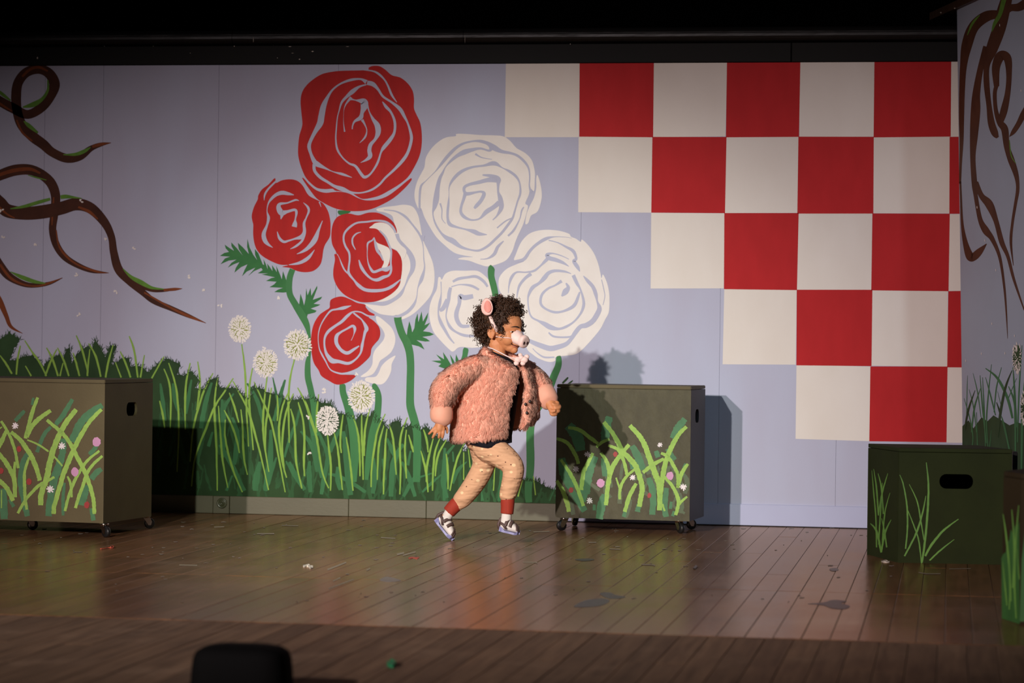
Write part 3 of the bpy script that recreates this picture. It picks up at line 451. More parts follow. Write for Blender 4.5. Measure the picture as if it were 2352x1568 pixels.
# ================================================================ stage floor: boards laid towards the backdrop
def floor_mat(name, c1, c2, rough, tint, patch=.45, gloss=.74):
    m, nt, b, N, L = new_mat(name)
    g = N('ShaderNodeNewGeometry'); oi = N('ShaderNodeObjectInfo')
    mp = N('ShaderNodeMapping'); mp.inputs['Scale'].default_value = (1, .06, 1)
    L(g.outputs['Position'], mp.inputs['Vector'])
    off = N('ShaderNodeVectorMath'); off.operation = 'ADD'; L(mp.outputs[0], off.inputs[0])
    sc_ = N('ShaderNodeVectorMath'); sc_.operation = 'SCALE'; sc_.inputs[0].default_value = (7, 3, 5); L(oi.outputs['Random'], sc_.inputs['Scale']); L(sc_.outputs[0], off.inputs[1])
    n = N('ShaderNodeTexNoise'); n.inputs['Scale'].default_value = 45; n.inputs['Detail'].default_value = 6; L(off.outputs[0], n.inputs['Vector'])
    r = N('ShaderNodeValToRGB'); r.color_ramp.elements[0].position = .3; r.color_ramp.elements[1].position = .72
    r.color_ramp.elements[0].color = (*c2, 1); r.color_ramp.elements[1].color = (*c1, 1); L(n.outputs['Fac'], r.inputs[0])
    hs = N('ShaderNodeHueSaturation'); mr = N('ShaderNodeMapRange'); mr.inputs['To Min'].default_value = .78; mr.inputs['To Max'].default_value = 1.22
    L(oi.outputs['Random'], mr.inputs['Value']); L(mr.outputs[0], hs.inputs['Value']); L(r.outputs[0], hs.inputs['Color'])
    # worn patches and scuffs
    n2 = N('ShaderNodeTexNoise'); n2.inputs['Scale'].default_value = 2.2; n2.inputs['Detail'].default_value = 8; n2.inputs['Roughness'].default_value = .7; L(g.outputs['Position'], n2.inputs['Vector'])
    r2 = N('ShaderNodeValToRGB'); r2.color_ramp.elements[0].position = .54; r2.color_ramp.elements[1].position = .74; L(n2.outputs['Fac'], r2.inputs[0])
    mx = N('ShaderNodeMix'); mx.data_type = 'RGBA'; mx.inputs['B'].default_value = (*tint, 1); L(hs.outputs[0], mx.inputs['A'])
    ml = N('ShaderNodeMath'); ml.operation = 'MULTIPLY'; ml.inputs[1].default_value = patch; L(r2.outputs[0], ml.inputs[0]); L(ml.outputs[0], mx.inputs['Factor'])
    mp3 = N('ShaderNodeMapping'); mp3.inputs['Scale'].default_value = (16, 90, 1); mp3.inputs['Rotation'].default_value = (0, 0, .25); L(g.outputs['Position'], mp3.inputs['Vector'])
    n3 = N('ShaderNodeTexNoise'); n3.inputs['Scale'].default_value = 1; n3.inputs['Detail'].default_value = 2; L(mp3.outputs[0], n3.inputs['Vector'])
    r3 = N('ShaderNodeValToRGB'); r3.color_ramp.elements[0].position = .735; r3.color_ramp.elements[1].position = .79; L(n3.outputs['Fac'], r3.inputs[0])
    mx2 = N('ShaderNodeMix'); mx2.data_type = 'RGBA'; mx2.inputs['B'].default_value = (.40, .32, .24, 1); L(mx.outputs['Result'], mx2.inputs['A']); L(r3.outputs[0], mx2.inputs['Factor'])
    L(mx2.outputs['Result'], b.inputs['Base Color'])
    rr = N('ShaderNodeMapRange'); rr.inputs['To Min'].default_value = rough-.07; rr.inputs['To Max'].default_value = rough+.13; L(n2.outputs['Fac'], rr.inputs['Value']); L(rr.outputs[0], b.inputs['Roughness'])
    bp = N('ShaderNodeBump'); bp.inputs['Strength'].default_value = .25; bp.inputs['Distance'].default_value = .0015; L(n.outputs['Fac'], bp.inputs['Height']); L(bp.outputs[0], b.inputs['Normal'])
    b.inputs['Specular IOR Level'].default_value = 0.0
    gl = N('ShaderNodeBsdfGlossy'); gl.inputs['Color'].default_value = (.96, .78, .64, 1); L(rr.outputs[0], gl.inputs['Roughness']); L(bp.outputs[0], gl.inputs['Normal'])
    fz = N('ShaderNodeFresnel'); fz.inputs['IOR'].default_value = 1.42; L(bp.outputs[0], fz.inputs['Normal'])
    fm = N('ShaderNodeMath'); fm.operation = 'MULTIPLY'; fm.inputs[1].default_value = gloss; L(fz.outputs[0], fm.inputs[0])
    ms = N('ShaderNodeMixShader'); L(fm.outputs[0], ms.inputs[0]); L(b.outputs[0], ms.inputs[1]); L(gl.outputs[0], ms.inputs[2]); L(ms.outputs[0], nt.nodes['Material Output'].inputs[0])
    return m
M['floor'] = floor_mat('varnished stage boards', (.25, .120, .053), (.125, .057, .023), .20, (.30, .18, .10))
M['apron'] = floor_mat('worn apron boards', (.25, .155, .085), (.10, .060, .032), .5, (.38, .26, .16), .75, .4)
BW = .0846; GAP = .0008
_bmesh = {}
def board_mesh(ln, w=BW, th=.019):
    k = (round(ln, 3), w)
    if k not in _bmesh:
        bm = bmesh.new(); add_box(bm, -w/2+GAP, w/2-GAP, -ln/2+GAP, ln/2-GAP, -th, 0)
        es = [e for e in bm.edges if all(v.co.z > -.001 for v in e.verts)]
        bmesh.ops.bevel(bm, geom=es, offset=.0009, segments=1, affect='EDGES')
        me = bpy.data.meshes.new('floor_board'); bm.normal_update(); bm.to_mesh(me); bm.free(); _bmesh[k] = me
    return _bmesh[k]
def lay(parent, x0, x1, ya, yb, m, seed, joints):
    r = random.Random(seed); n = int((x1-x0)/BW)
    for i in range(n):
        x = x0+BW*(i+.5)
        cuts = [ya]+([round(ya+(yb-ya)*r.choice(joints), 3)] if joints and r.random() < .62 else [])+[yb]
        for a, b in zip(cuts, cuts[1:]):
            me = board_mesh(b-a)
            if not me.materials: me.materials.append(m)
            o = bpy.data.objects.new('floor_board', me); COL.objects.link(o); o.parent = parent
            o.location = (x-parent.location.x, (a+b)/2-parent.location.y, r.uniform(-.0006, .0004)-parent.location.z)
floor = pd_obj('floor', [(-3.4, -4.9, -.021), (2.9, -4.9, -.021), (2.9, .03, -.021), (-3.4, .03, -.021)], [(0, 1, 2, 3)], M['dark']); tag(floor, kind='structure')
lay(floor, -3.38, 2.9, -3.36, -.001, M['floor'], 3, (.2, .35, .5, .65, .8))
lay(floor, -3.38, 2.9, -4.893, -3.364, M['floor'], 8, ())
apr = pd_obj('floor_front', [(-3.4, -7.4, -.035), (2.9, -7.4, -.035), (2.9, -4.9, -.035), (-3.4, -4.9, -.035)], [(0, 1, 2, 3)], M['dark']); tag(apr, kind='structure')
apr.location.z = -.007
lay(apr, -3.40, 2.9, -7.4, -4.905, M['apron'], 5, (.35, .55, .72))
# stains and tape marks that belong to the floor
M['stain'] = mat('dark stain', (.030, .026, .022), .4, (.05, .04, .03), 30, .6)
M['tape'] = mat('pale tape', (.42, .36, .25), .7); M['tapew'] = mat('white scuff', (.36, .30, .23), .7)
def on_boards(e): return lambda x, y, k=0: on_floor(x, y, e+k)
st = Paint(on_boards(.0009))
for q in [[(1318,1392),(1345,1378),(1385,1374),(1400,1380),(1380,1390),(1340,1394)],[(1378,1362),(1400,1360),(1415,1366),(1437,1370),(1420,1374),(1395,1373)],[(1855,1386),(1890,1383),(1915,1377),(1945,1380),(1932,1385),(1952,1391),(1940,1398),(1910,1396),(1890,1389)],[(1320,1284),(1350,1282),(1365,1285),(1340,1288)],[(1905,1306),(1920,1304),(1926,1309),(1912,1311)]]: st.poly(q)
st.obj('stain', [M['stain']], floor)
tp = Paint(on_boards(.0011))
for q, wd in [([(1202,1291),(1230,1291),(1233,1294)],2.5),([(1474,1296),(1502,1297),(1502,1300)],2.5),([(590,1225),(630,1225)],2.5),([(875,1234),(908,1236)],2.2),([(647,1206),(685,1207)],1.6),([(412,1297),(453,1298)],2),([(752,1308),(795,1291)],3.4),([(842,1309),(850,1305)],3),([(765,1334),(782,1326)],2.6),([(755,1351),(812,1330)],2.2),([(912,1273),(928,1269)],4),([(925,1275),(955,1267)],3),([(492,1210),(515,1209)],2),([(1225,1221),(1262,1220)],1.6),([(2110,1314),(2128,1317),(2160,1317)],1.8),([(2180,1306),(2230,1305)],1.4),([(1400,1260),(1425,1261)],2),([(1352,1245),(1370,1245)],2)]:
    tp.rib([(*p, wd) for p in q], 3)
tp.obj('tape_mark', [M['tape']], floor)
sp = Paint(on_boards(.0010)); rr_ = random.Random(21)
for k in range(150):
    x = rr_.uniform(40, 2050); y = rr_.uniform(1195, 1285) if k < 110 else rr_.uniform(1290, 1390); l = rr_.uniform(2, 12); wd = rr_.uniform(.8, 1.8)
    if 0 < y-1190 < 24 and (x < 365 or 1270 < x < 1630): continue
    a = rr_.gauss(0, .08); sp.rib([(x, y, wd), (x+l/2, y+a*l, wd*1.2), (x+l, y-.02*l, wd*.6)], 2)
sp.obj('scuff', [M['tapew']], floor)
# ================================================================ wing flat at the right, seen almost edge-on
e0 = on_wall(2211, 1015, .07); e1 = on_wall(2198, 22, .07)
up_ = (e1-e0).normalized(); foot = e0-up_*(e0.z/up_.z); head = e1
hdir = -(D0-R0*.108); hdir.normalize()
WN = hdir.cross(up_).normalized()
if WN.dot(CAM-foot) < 0: WN = -WN
wr = empty('wall_right', foot); tag(wr, kind='structure')
LEN = 1.7; TH_ = .03
bm = bmesh.new(); a, b = foot, foot+hdir*LEN; ht = head-foot
add_hexa(bm, [a, b, b-WN*TH_, a-WN*TH_], [a+ht, b+ht, b-WN*TH_+ht, a-WN*TH_+ht]); bmesh.ops.recalc_face_normals(bm, faces=bm.faces)
M['wingpaint'] = mat('wing grey blue paint', (.385, .45, .55), .75, (.35, .40, .48), 2, .6, bump=.05, bscale=200, spec=.25)
bm_obj('flat_panel', bm, M['wingpaint'], wr)
def WF(layer): return lambda x, y, e=0: on_plane(x, y, foot+WN*(layer*4e-4+e), WN)
v1, v2, v3 = T(2100, 0, 3.733), T(2100, 400, 2.24), T(2190, 740, 4.358)
M['vine'] = mat('vine brown paint', (.115, .045, .022), .7, (.065, .024, .012), 10, .6, spec=.2)
p = Paint(WF(1))
for q in [v1([(800,-40,90),(765,90,110),(725,250,112),(665,420,100),(622,560,52),(620,720,50),(640,900,45),(660,1050,60),(690,1140,60),(715,1180,24)]),
          v1([(1000,0,90),(900,60,70),(820,70,60),(740,130,80)]),
          v1([(740,120,60),(620,140,90),(510,230,92),(452,380,92),(422,560,60),(410,760,50),(405,1000,45),(405,1200,35),(397,1400,24),(393,1566,18)])+v2([(237,40,10),(240,110,10),(246,250,14),(262,350,26),(285,420,42),(305,425,40),(335,398,34),(372,358,4)]),
          v1([(620,400,60),(565,600,52),(532,800,66),(525,950,82),(512,1150,70),(502,1350,46),(515,1566,48)])+v2([(316,110,22),(338,230,24),(368,290,36),(402,335,24),(440,430,16),(463,580,12),(474,720,8),(480,845,2)]),
          v1([(710,720,36),(690,800,34),(700,950,36),(735,1050,55),(775,1110,62),(792,1250,50),(830,1370,58),(868,1480,46),(885,1566,32)])+v2([(531,90,18),(521,150,16),(505,250,14),(497,350,14),(510,470,3)]),
          v1([(705,740,46),(700,580,70),(740,480,82),(798,500,70),(812,640,48),(800,800,48),(768,950,62),(735,1060,44)]),
          v1([(980,900,50),(935,980,52),(895,1060,45),(850,1130,38),(815,1172,4)]),
          v2([(318,40,22),(345,110,28),(385,155,42),(420,240,26),(450,350,26),(482,425,18),(512,540,14),(566,700,6)])]: p.rib(q, 8)
p.obj('painted_vine', [M['vine']], wr)
p = Paint(WF(2)); p.rib(v1([(770,-10,40),(735,120,34),(690,200,30),(665,270,8)])).rib(v1([(560,130,8),(500,200,20),(455,300,6)])).rib(v1([(815,1200,5),(830,1330,10),(870,1400,5)])); p.obj('painted_moss', [M['moss']], wr)
p = Paint(WF(1)); p.poly(v3([(88,1040),(150,980),(200,1060),(280,950),(340,990),(400,930),(480,980),(560,1030),(640,1000),(760,1040),(760,2100),(88,2100)]), smooth=False); p.obj('painted_undergrowth', [M['dgreen']], wr)
p = Paint(WF(3))
for q, wd in [([(140,530),(135,700),(130,950)],7),([(195,510),(240,700),(275,950)],9),([(155,670),(200,850),(230,1100)],10),([(105,760),(160,950),(195,1150),(175,1300)],12),([(265,530),(290,850),(330,1210)],14),([(290,550),(305,850),(320,1250)],12),([(380,420),(350,700),(330,1000),(350,1300)],13),([(480,450),(430,650),(405,900)],12),([(320,460),(440,560),(540,760),(590,960)],28),([(320,550),(370,730),(420,930)],13),([(440,690),(480,850)],8),([(480,940),(510,1050),(560,1280)],20),([(595,450),(615,800),(620,1300)],22),([(685,230),(655,700),(640,1200)],14),([(550,640),(610,800),(630,1050)],22),([(270,660),(210,850),(180,1100)],16),([(630,560),(540,780)],12),([(720,500),(690,900),(680,1500)],24),([(230,900),(240,1250)],16),([(380,1080),(360,1260)],14)]: p.blade(v3(q), wd/4.358, tip=.3)
p.obj('painted_grass', [M['mgreen']], wr)
p = Paint(WF(4))
for q, wd in [([(215,680),(150,870),(110,1080)],20),([(585,480),(520,650),(470,900),(440,1150)],26),([(430,800),(465,900)],30)]: p.blade(v3(q), wd/4.358, tip=.2)
p.obj('painted_grass', [M['dgreen']], wr)
for cx, cy, rx, ry in [(2335.7, 822, 11, 36), (2353, 937, 10, 40)]:
    p = Paint(WF(5)); p.poly([(cx+rx*.85*math.cos(a), cy+ry*.85*math.sin(a)) for a in [k*math.pi/8 for k in range(16)]]); o = p.obj('painted_pompom', [M['dgreen']], wr)
    p = Paint(WF(6))
    for k in range(110):
        a = rp.uniform(0, 6.28); r0 = math.sqrt(rp.random())*.9; p.rib([(cx+rx*r0*math.cos(a), cy+ry*r0*math.sin(a), .5), (cx+rx*(r0+.1)*math.cos(a), cy+ry*(r0+.1)*math.sin(a), 1.7), (cx+rx*(r0+.2)*math.cos(a), cy+ry*(r0+.2)*math.sin(a), .5)], 2)
    p.obj('petals', [M['petal']], o)
p = Paint(WF(5))
for cx, cy in [(2254,812),(2308,811),(2330,771),(2278,743),(2218,828),(2244,476),(2262,552),(2287,620),(2345,208),(2296,58)]: p.rib([(cx, cy-3, .6), (cx, cy, 1.8), (cx+.3, cy+3, .6)], 3)
p.obj('painted_petal', [M['petal']], wr)
# brown batten that runs along the top of the wing flat
bt = head-hdir*.42; bm = bmesh.new(); s = WN*.02; q = UZ*.036
add_hexa(bm, [bt+s, bt+hdir*1.9+s, bt+hdir*1.9-s*2, bt-s*2], [bt+s+q, bt+hdir*1.9+s+q, bt+hdir*1.9-s*2+q, bt-s*2+q]); bmesh.ops.recalc_face_normals(bm, faces=bm.faces)
bm_obj('top_batten', bm, mat('dark stained batten', (.075, .04, .022), .5, (.05, .025, .014), 20, .6), wr)
p = Paint(lambda x, y, e=0: on_plane(x, y, bt+WN*.0205, WN))
for x, y in [(2161,29),(2193,19)]: p.poly([(x-2, y), (x, y-2), (x+2, y), (x, y+2)], smooth=False)
p.obj('nail_head', [M['chip']], wr)
# ================================================================ painted stage boxes
M['boxol'] = mat('olive box paint', (.120, .096, .043), .65, (.092, .071, .031), 6, .6, (1, 1, 1), .12, 90, spec=.3)
M['boxmid'] = mat('olive board with brush marks', (.092, .083, .040), .6, (.050, .044, .020), 22, .7, (1, 1, .5), .5, 55, spec=.3)
M['boxblk'] = mat('black side paint', (.022, .022, .025), .6, (.02, .02, .022), 10, .6, bump=.1, bscale=60)
M['boxdg'] = mat('dark green box paint', (.027, .038, .010), .75, (.020, .028, .008), 8, .6, bump=.08, bscale=120, spec=.15)
M['boxgr'] = mat('grass green box paint', (.04, .17, .03), .6, (.022, .10, .02), 7, .7, (2, 2, .3))
M['boxbr'] = mat('brown box paint', (.032, .022, .008), .7, spec=.15)
M['inside'] = mat('box inside', (.008, .008, .007), .9)
M['bladel'] = mat('box bright grass paint', (.33, .54, .085), .65, (.24, .42, .07), 40, .5, bump=.2, bscale=200)
M['bladem'] = mat('box mid grass paint', (.065, .21, .085), .65, (.05, .15, .06), 30, .6)
M['fw'] = mat('flower white paint', (.88, .80, .78), .6); M['fp'] = mat('flower pink paint', (.62, .30, .48), .6); M['fr'] = mat('flower red paint', (.36, .03, .025), .6)
M['chrome'] = mat('caster steel', (.62, .60, .58), .18, metal=1.0); M['rubber'] = mat('caster wheel', (.012, .012, .012), .35)
def slot_panel(name, P, ux, uz, w, h, n_in, th, m, parent, slot=None):
    """flat board with an optional handle hole; P lower-left corner of the outside face, n_in points inside"""
    bm = bmesh.new()
    out = [P, P+ux*w, P+ux*w+uz*h, P+uz*h]
    if slot:
        cu, cv, sw, sh, r = slot; loop = []
        for qx, qz, a0 in ((1, 1, 0), (-1, 1, 90), (-1, -1, 180), (1, -1, 270)):
            for k in range(6):
                a = math.radians(a0+k*18); loop.append((cu+qx*(sw/2-r)+r*math.cos(a), cv+qz*(sh/2-r)+r*math.sin(a)))
        inn = [P+ux*a+uz*b for a, b in loop]
        for d in (0, th):
            o = [bm.verts.new(p+n_in*d) for p in out]; i = [bm.verts.new(p+n_in*d) for p in inn]
            es = [bm.edges.new((o[k], o[(k+1) % 4])) for k in range(4)]+[bm.edges.new((i[k], i[(k+1) % len(i)])) for k in range(len(i))]
            bmesh.ops.triangle_fill(bm, use_beauty=True, use_dissolve=False, edges=es)
            if d == 0: o0, i0 = o, i
        for k in range(4): bm.faces.new((o0[k], o0[(k+1) % 4], o[(k+1) % 4], o[k]))
        for k in range(len(i)): bm.faces.new((i0[k], i0[(k+1) % len(i)], i[(k+1) % len(i)], i[k]))
    else: add_hexa(bm, out, [p+n_in*th for p in out])
    bmesh.ops.recalc_face_normals(bm, faces=bm.faces)
    return bm_obj(name, bm, m, parent)
def caster(parent, x, y, ztop, ang):
    bm = bmesh.new(); R = .024; ca, sa = math.cos(ang), math.sin(ang); ax = Vector((-sa, ca, 0)); fw = Vector((ca, sa, 0))
    c0 = Vector((x, y, 0)); hub = c0+fw*.014+Vector((0, 0, R))
    # fork: round cap and two bent cheeks
    rg_ = []
    for r, z in ((.004, ztop), (.021, ztop), (.021, ztop-.004), (.017, ztop-.010), (.010, ztop-.014)):
        rg_.append([bm.verts.new(c0+Vector((r*math.cos(q), r*math.sin(q), z))) for q in [k*math.pi/6 for k in range(12)]])
    for a, b in zip(rg_, rg_[1:]):
        for k in range(12): bm.faces.new((a[k], a[(k+1) % 12], b[(k+1) % 12], b[k])).smooth = True
    for s in (-1, 1):
        o = ax*(s*.0125); t = ax*(s*.0015)
        pr = [c0-fw*.014+Vector((0, 0, ztop-.010)), c0+fw*.016+Vector((0, 0, ztop-.010)), hub+fw*.010+Vector((0, 0, .008)), hub+fw*.006-Vector((0, 0, .008)), hub-fw*.006-Vector((0, 0, .008))]
        add_hexa(bm, [p+o for p in pr], [p+o+t for p in pr])
    bmesh.ops.recalc_face_normals(bm, faces=bm.faces)
    f = bm_obj('caster', bm, M['chrome'], parent)
    bm = bmesh.new(); pr = [(.003, -.010), (R*.55, -.010), (R*.62, -.008), (R*.9, -.009), (R, -.005), (R, .005), (R*.9, .009), (R*.62, .008), (R*.55, .010), (.003, .010)]
    rs = [[bm.verts.new(hub+ax*d+fw*(r*math.cos(q))+Vector((0, 0, r*math.sin(q)))) for q in [k*math.pi/12 for k in range(24)]] for r, d in pr]
    for a, b in zip(rs, rs[1:]):
        for k in range(24): bm.faces.new((a[k], a[(k+1) % 24], b[(k+1) % 24], b[k])).smooth = True
    bmesh.ops.recalc_face_normals(bm, faces=bm.faces)
    bm_obj('wheel', bm, M['rubber'], f)
def flowers(place, parent, lst, tr, seed):
    r = random.Random(seed)
    for kind, x, y, rad in lst:
        (cx, cy, rad), = tr([(x, y, rad)])
        if kind == 'w':
            p = Paint(place(8))
            for k in range(8):
                a = k*math.pi/4+r.uniform(-.15, .15); l = rad*r.uniform(.85, 1.1)
                p.rib([(cx, cy, rad*.35), (cx+l*.6*math.cos(a), cy+l*.6*math.sin(a), rad*.36), (cx+l*math.cos(a), cy+l*math.sin(a), rad*.3)], 2)
            p.poly([(cx+rad*.5*math.cos(a), cy+rad*.5*math.sin(a)) for a in [k*math.pi/4 for k in range(8)]])
            p.obj('painted_flower', [M['fw']], parent)
        else:
            p = Paint(place(7)); p.poly([(cx+rad*(r.uniform(.82, 1.05) if k % 2 else .88)*math.cos(a)*(.9 if kind == 'r' else 1), cy+rad*r.uniform(.92, 1.12)*math.sin(a)) for k, a in enumerate([k*math.pi/9 for k in range(18)])], n=2)
            p.obj('painted_flower', [M['fp'] if kind == 'p' else M['fr']], parent)
def strokes(place, parent, layer, lst, tr, m, name='painted_blade', tip=.72, base=.85, ws=1.12):
    p = Paint(place(layer)); p.rough = .09
    for pts, wd in lst: p.blade([q[:2] for q in tr(pts)], wd/6*ws, tip=tip, base=base, n=9)
    if name == 'painted_blade': p.each(name, [m], parent)
    else: p.obj(name, [m], parent)['kind'] = 'stuff'
def rect_box(name, label, A, B, depth, z0, z1, mats, slot_side=None, slot_px=None, lidt=.016, group='grass painted boxes on casters'):
    """A front-left, B front-right floor points; sides run square to the front"""
    A, B = Vector((*A, 0)), Vector((*B, 0)); ux = (B-A).normalized(); uy = Vector((-ux.y, ux.x, 0)); w = (B-A).length
    root = empty(name, (A+B)/2+uy*depth/2+Vector((0, 0, 0))); tag(root, label, 'box', group)
    t = .012; zt = z1-lidt-.0015; up = Vector((0, 0, 1)); zo = up*z0
    slot_panel('front_panel', A+zo, ux, up, w, zt-z0, uy, t, mats['front'], root)
    slot_panel('back_panel', A+uy*depth+zo, ux, up, w, zt-z0, -uy, t, mats['side'], root)
    sl = None
    if slot_px:
        x0, x1, y0, y1 = slot_px; Pn = B+zo
        a = on_plane(x0, y0, Pn, ux)-Pn; b = on_plane(x1, y1, Pn, ux)-Pn
        u0, u1, w0, w1 = a.dot(uy), b.dot(uy), a.z, b.z
        sl = ((u0+u1)/2, (w0+w1)/2, abs(u1-u0), abs(w1-w0), min(abs(u1-u0), abs(w1-w0))*.42)
    e = .0005
    slot_panel('side_panel', B+zo+uy*(t+e), uy, up, depth-2*t-2*e, zt-z0, -ux, t, mats['side'], root, None if not sl else (sl[0]-t-e, *sl[1:]))
    slot_panel('side_panel', A+zo+uy*(t+e), uy, up, depth-2*t-2*e, zt-z0, ux, t, mats['side'], root)
    bm = bmesh.new(); o = .0; P = [A, B, B+uy*depth, A+uy*depth]; add_hexa(bm, [p+up*(z1-lidt) for p in P], [p+up*z1 for p in P])
    bmesh.ops.bevel(bm, geom=list(bm.edges), offset=.0025, segments=2, affect='EDGES'); bm_obj('lid', bm, mats['lid'], root)
    i = .0125; bm = bmesh.new(); P = [A+ux*i+uy*i, B-ux*i+uy*i, B-ux*i+uy*(depth-i), A+ux*i+uy*(depth-i)]; add_hexa(bm, [p+up*(z0+.001) for p in P], [p+up*(z0+.012) for p in P]); bm_obj('base', bm, M['inside'], root)
    return root, A, B, ux, uy
# ---- box at the left
zL0, zL1 = .060, .687
Bl = on_floor(237, 1201.5, zL0); Al_ = on_floor(0, 1193.5, zL0); dl = (Bl-Al_); dl.z = 0; dl.normalize()
Al = Bl-dl*.86
mL = dict(front=M['boxol'], side=M['boxol'], lid=M['boxol'])
boxL, A, B, ux, uy = rect_box('stage_box', 'olive box on casters beneath the bare painted branches, with white and pink painted flowers', Al.xy, Bl.xy, .52, zL0, zL1, mL, slot_px=(291, 315, 924, 954))
Lf = lambda layer: (lambda x, y, e=0, A=A, n=uy: on_plane(x, y, A-n*(layer*3e-4+e), n))
for x, y in ((238, 1234), (335, 1214), (66, 1217)):
    c_ = on_floor(x, y); caster(boxL, c_.x-.004, c_.y+.02, zL0, -.6 if x == 238 else .4)
caster(boxL, A.x+.06, A.y+.06, zL0, .8)
tl = T(0, 900)
strokes(Lf, boxL, 2, [([(340,260),(280,320),(210,400)],55),([(1000,100),(880,300),(770,450)],70),([(1410,180),(1210,320),(1080,480),(990,690)],100),([(700,480),(600,600),(510,830)],55),([(870,640),(860,850),(800,1050),(730,1270),(690,1500),(670,1710)],100),([(390,830),(310,1000),(290,1250),(340,1530),(380,1710)],80),([(890,1250),(870,1450),(870,1700)],45),([(1190,1280),(1150,1400),(1120,1560)],120),([(1260,1600),(1290,1770)],70),([(1400,1060),(1320,1120),(1260,1200)],80),([(40,1330),(50,1500),(60,1750)],100),([(130,1480),(190,1580)],55),([(1360,700),(1290,800),(1230,860)],60),([(460,80),(440,180)],40)], tl, M['bladem'])
strokes(Lf, boxL, 4, [([(520,75),(450,260),(400,440),(350,640)],52),([(700,255),(560,350),(440,470),(370,620)],62),([(1050,240),(940,380),(830,560),(740,780),(680,1000),(640,1200),(570,1400),(560,1560)],78),([(645,385),(760,480),(870,580),(960,700),(1030,830),(1130,1020),(1190,1150),(1250,1330),(1290,1500),(1300,1680)],56),([(1400,240),(1250,390),(1130,570),(1040,740),(960,920),(880,1120),(820,1320),(750,1566),(740,1680)],64),([(15,400),(90,520),(150,640),(210,820),(250,1050)],42),([(150,550),(280,660),(380,800),(450,920),(510,1080),(550,1220)],64),([(90,530),(20,680),(-40,800)],60),([(-60,800),(0,870),(80,970),(160,1110),(200,1230),(205,1450)],62),([(-40,1200),(0,1230),(100,1330),(180,1500)],62),([(205,960),(195,1150),(195,1300)],42),([(400,900),(340,1100),(340,1300),(345,1450),(370,1620)],42),([(750,1170),(660,1220),(560,1270),(450,1370),(350,1490),(245,1670)],42),([(375,660),(500,710),(600,770),(670,820)],26),([(740,880),(800,950),(860,1020)],26),([(1370,810),(1230,920),(1140,1030),(1060,1160),(1000,1290),(940,1460),(895,1640)],42),([(1410,880),(1280,1000),(1200,1120),(1150,1270),(1090,1430),(1040,1600)],46),([(930,1160),(970,1260),(990,1450)],32),([(30,480),(0,500),(-30,520)],20),([(20,1350),(20,1600)],20)], tl, M['bladel'])
flowers(Lf, boxL, [('w',208,465,48),('w',850,745,50),('w',690,1340,55),('p',1330,685,62),('p',1030,1100,58),('r',262,785,40),('r',15,1085,42),('r',400,1235,45),('r',1195,1555,45)], tl, 3)
# ---- box in the middle
zM0, zM1 = .060, .682
Am = on_floor(1275.5, 1188, zM0); Bm = on_floor(1583.5, 1197, zM0)
mM = dict(front=M['boxmid'], side=M['boxblk'], lid=M['boxol'])
boxM, A, B, ux, uy = rect_box('stage_box', 'square painted box on casters beside the running child, with a black side panel', Am.xy, Bm.xy, .385, zM0, zM1, mM, slot_px=(1597.5, 1605, 940, 970))
Mf = lambda layer: (lambda x, y, e=0, A=A, n=uy: on_plane(x, y, A-n*(layer*3e-4+e), n))
for x, y in ((1297, 1219), (1561, 1225)):
    c_ = on_floor(x, y); caster(boxM, c_.x-.006, c_.y+.025, zM0, -.9 if x > 1400 else -2.6)
caster(boxM, B.x-.035, B.y+.33, zM0, .5); caster(boxM, A.x+.05, A.y+.33, zM0, 2)
tm = T(1250, 860)
strokes(Mf, boxM, 2, [([(900,580),(850,750),(840,920)],120),([(1940,610),(1840,740),(1770,880)],100),([(240,1150),(280,1350),(380,1560)],130),([(690,1120),(600,1350),(560,1560),(560,1650)],150),([(1210,980),(1300,1150),(1360,1310)],100),([(1540,1050),(1570,1140)],80),([(830,1650),(790,1800),(760,1990)],105),([(1440,1420),(1500,1650),(1490,1930)],90),([(1690,1560),(1660,1800),(1680,1960)],80),([(1310,1780),(1285,1890)],80),([(380,1600),(480,1750),(560,1880)],90),([(1120,1880),(1095,1960)],60),([(1960,1230),(1880,1400)],70),([(820,1150),(850,1400)],110),([(620,1450),(540,1750)],70),([(1190,1150),(1220,1300)],70),([(690,1790),(690,1870)],50),([(1790,1880),(1770,1950)],50),([(1750,1750),(1740,1850)],50),([(330,700),(450,850),(500,1050)],150),([(1700,1020),(1790,1180)],90)], tm, M['bladem'])
rd_ = random.Random(14); pt_ = []
for k in range(34):
    x = rd_.uniform(200, 1950); y = rd_.uniform(1080, 1760); pt_.append(([(x, y), (x+rd_.uniform(-60, 60), y+rd_.uniform(90, 160)), (x+rd_.uniform(-120, 120), y+rd_.uniform(180, 300))], rd_.uniform(30, 85)))
strokes(Mf, boxM, 1.4, [q for q in pt_ if q[0][2][1] < 1980], tm, mat('thin green wash', (.075, .13, .06), .65, (.10, .10, .05), 40, .6), 'painted_wash', tip=.5)
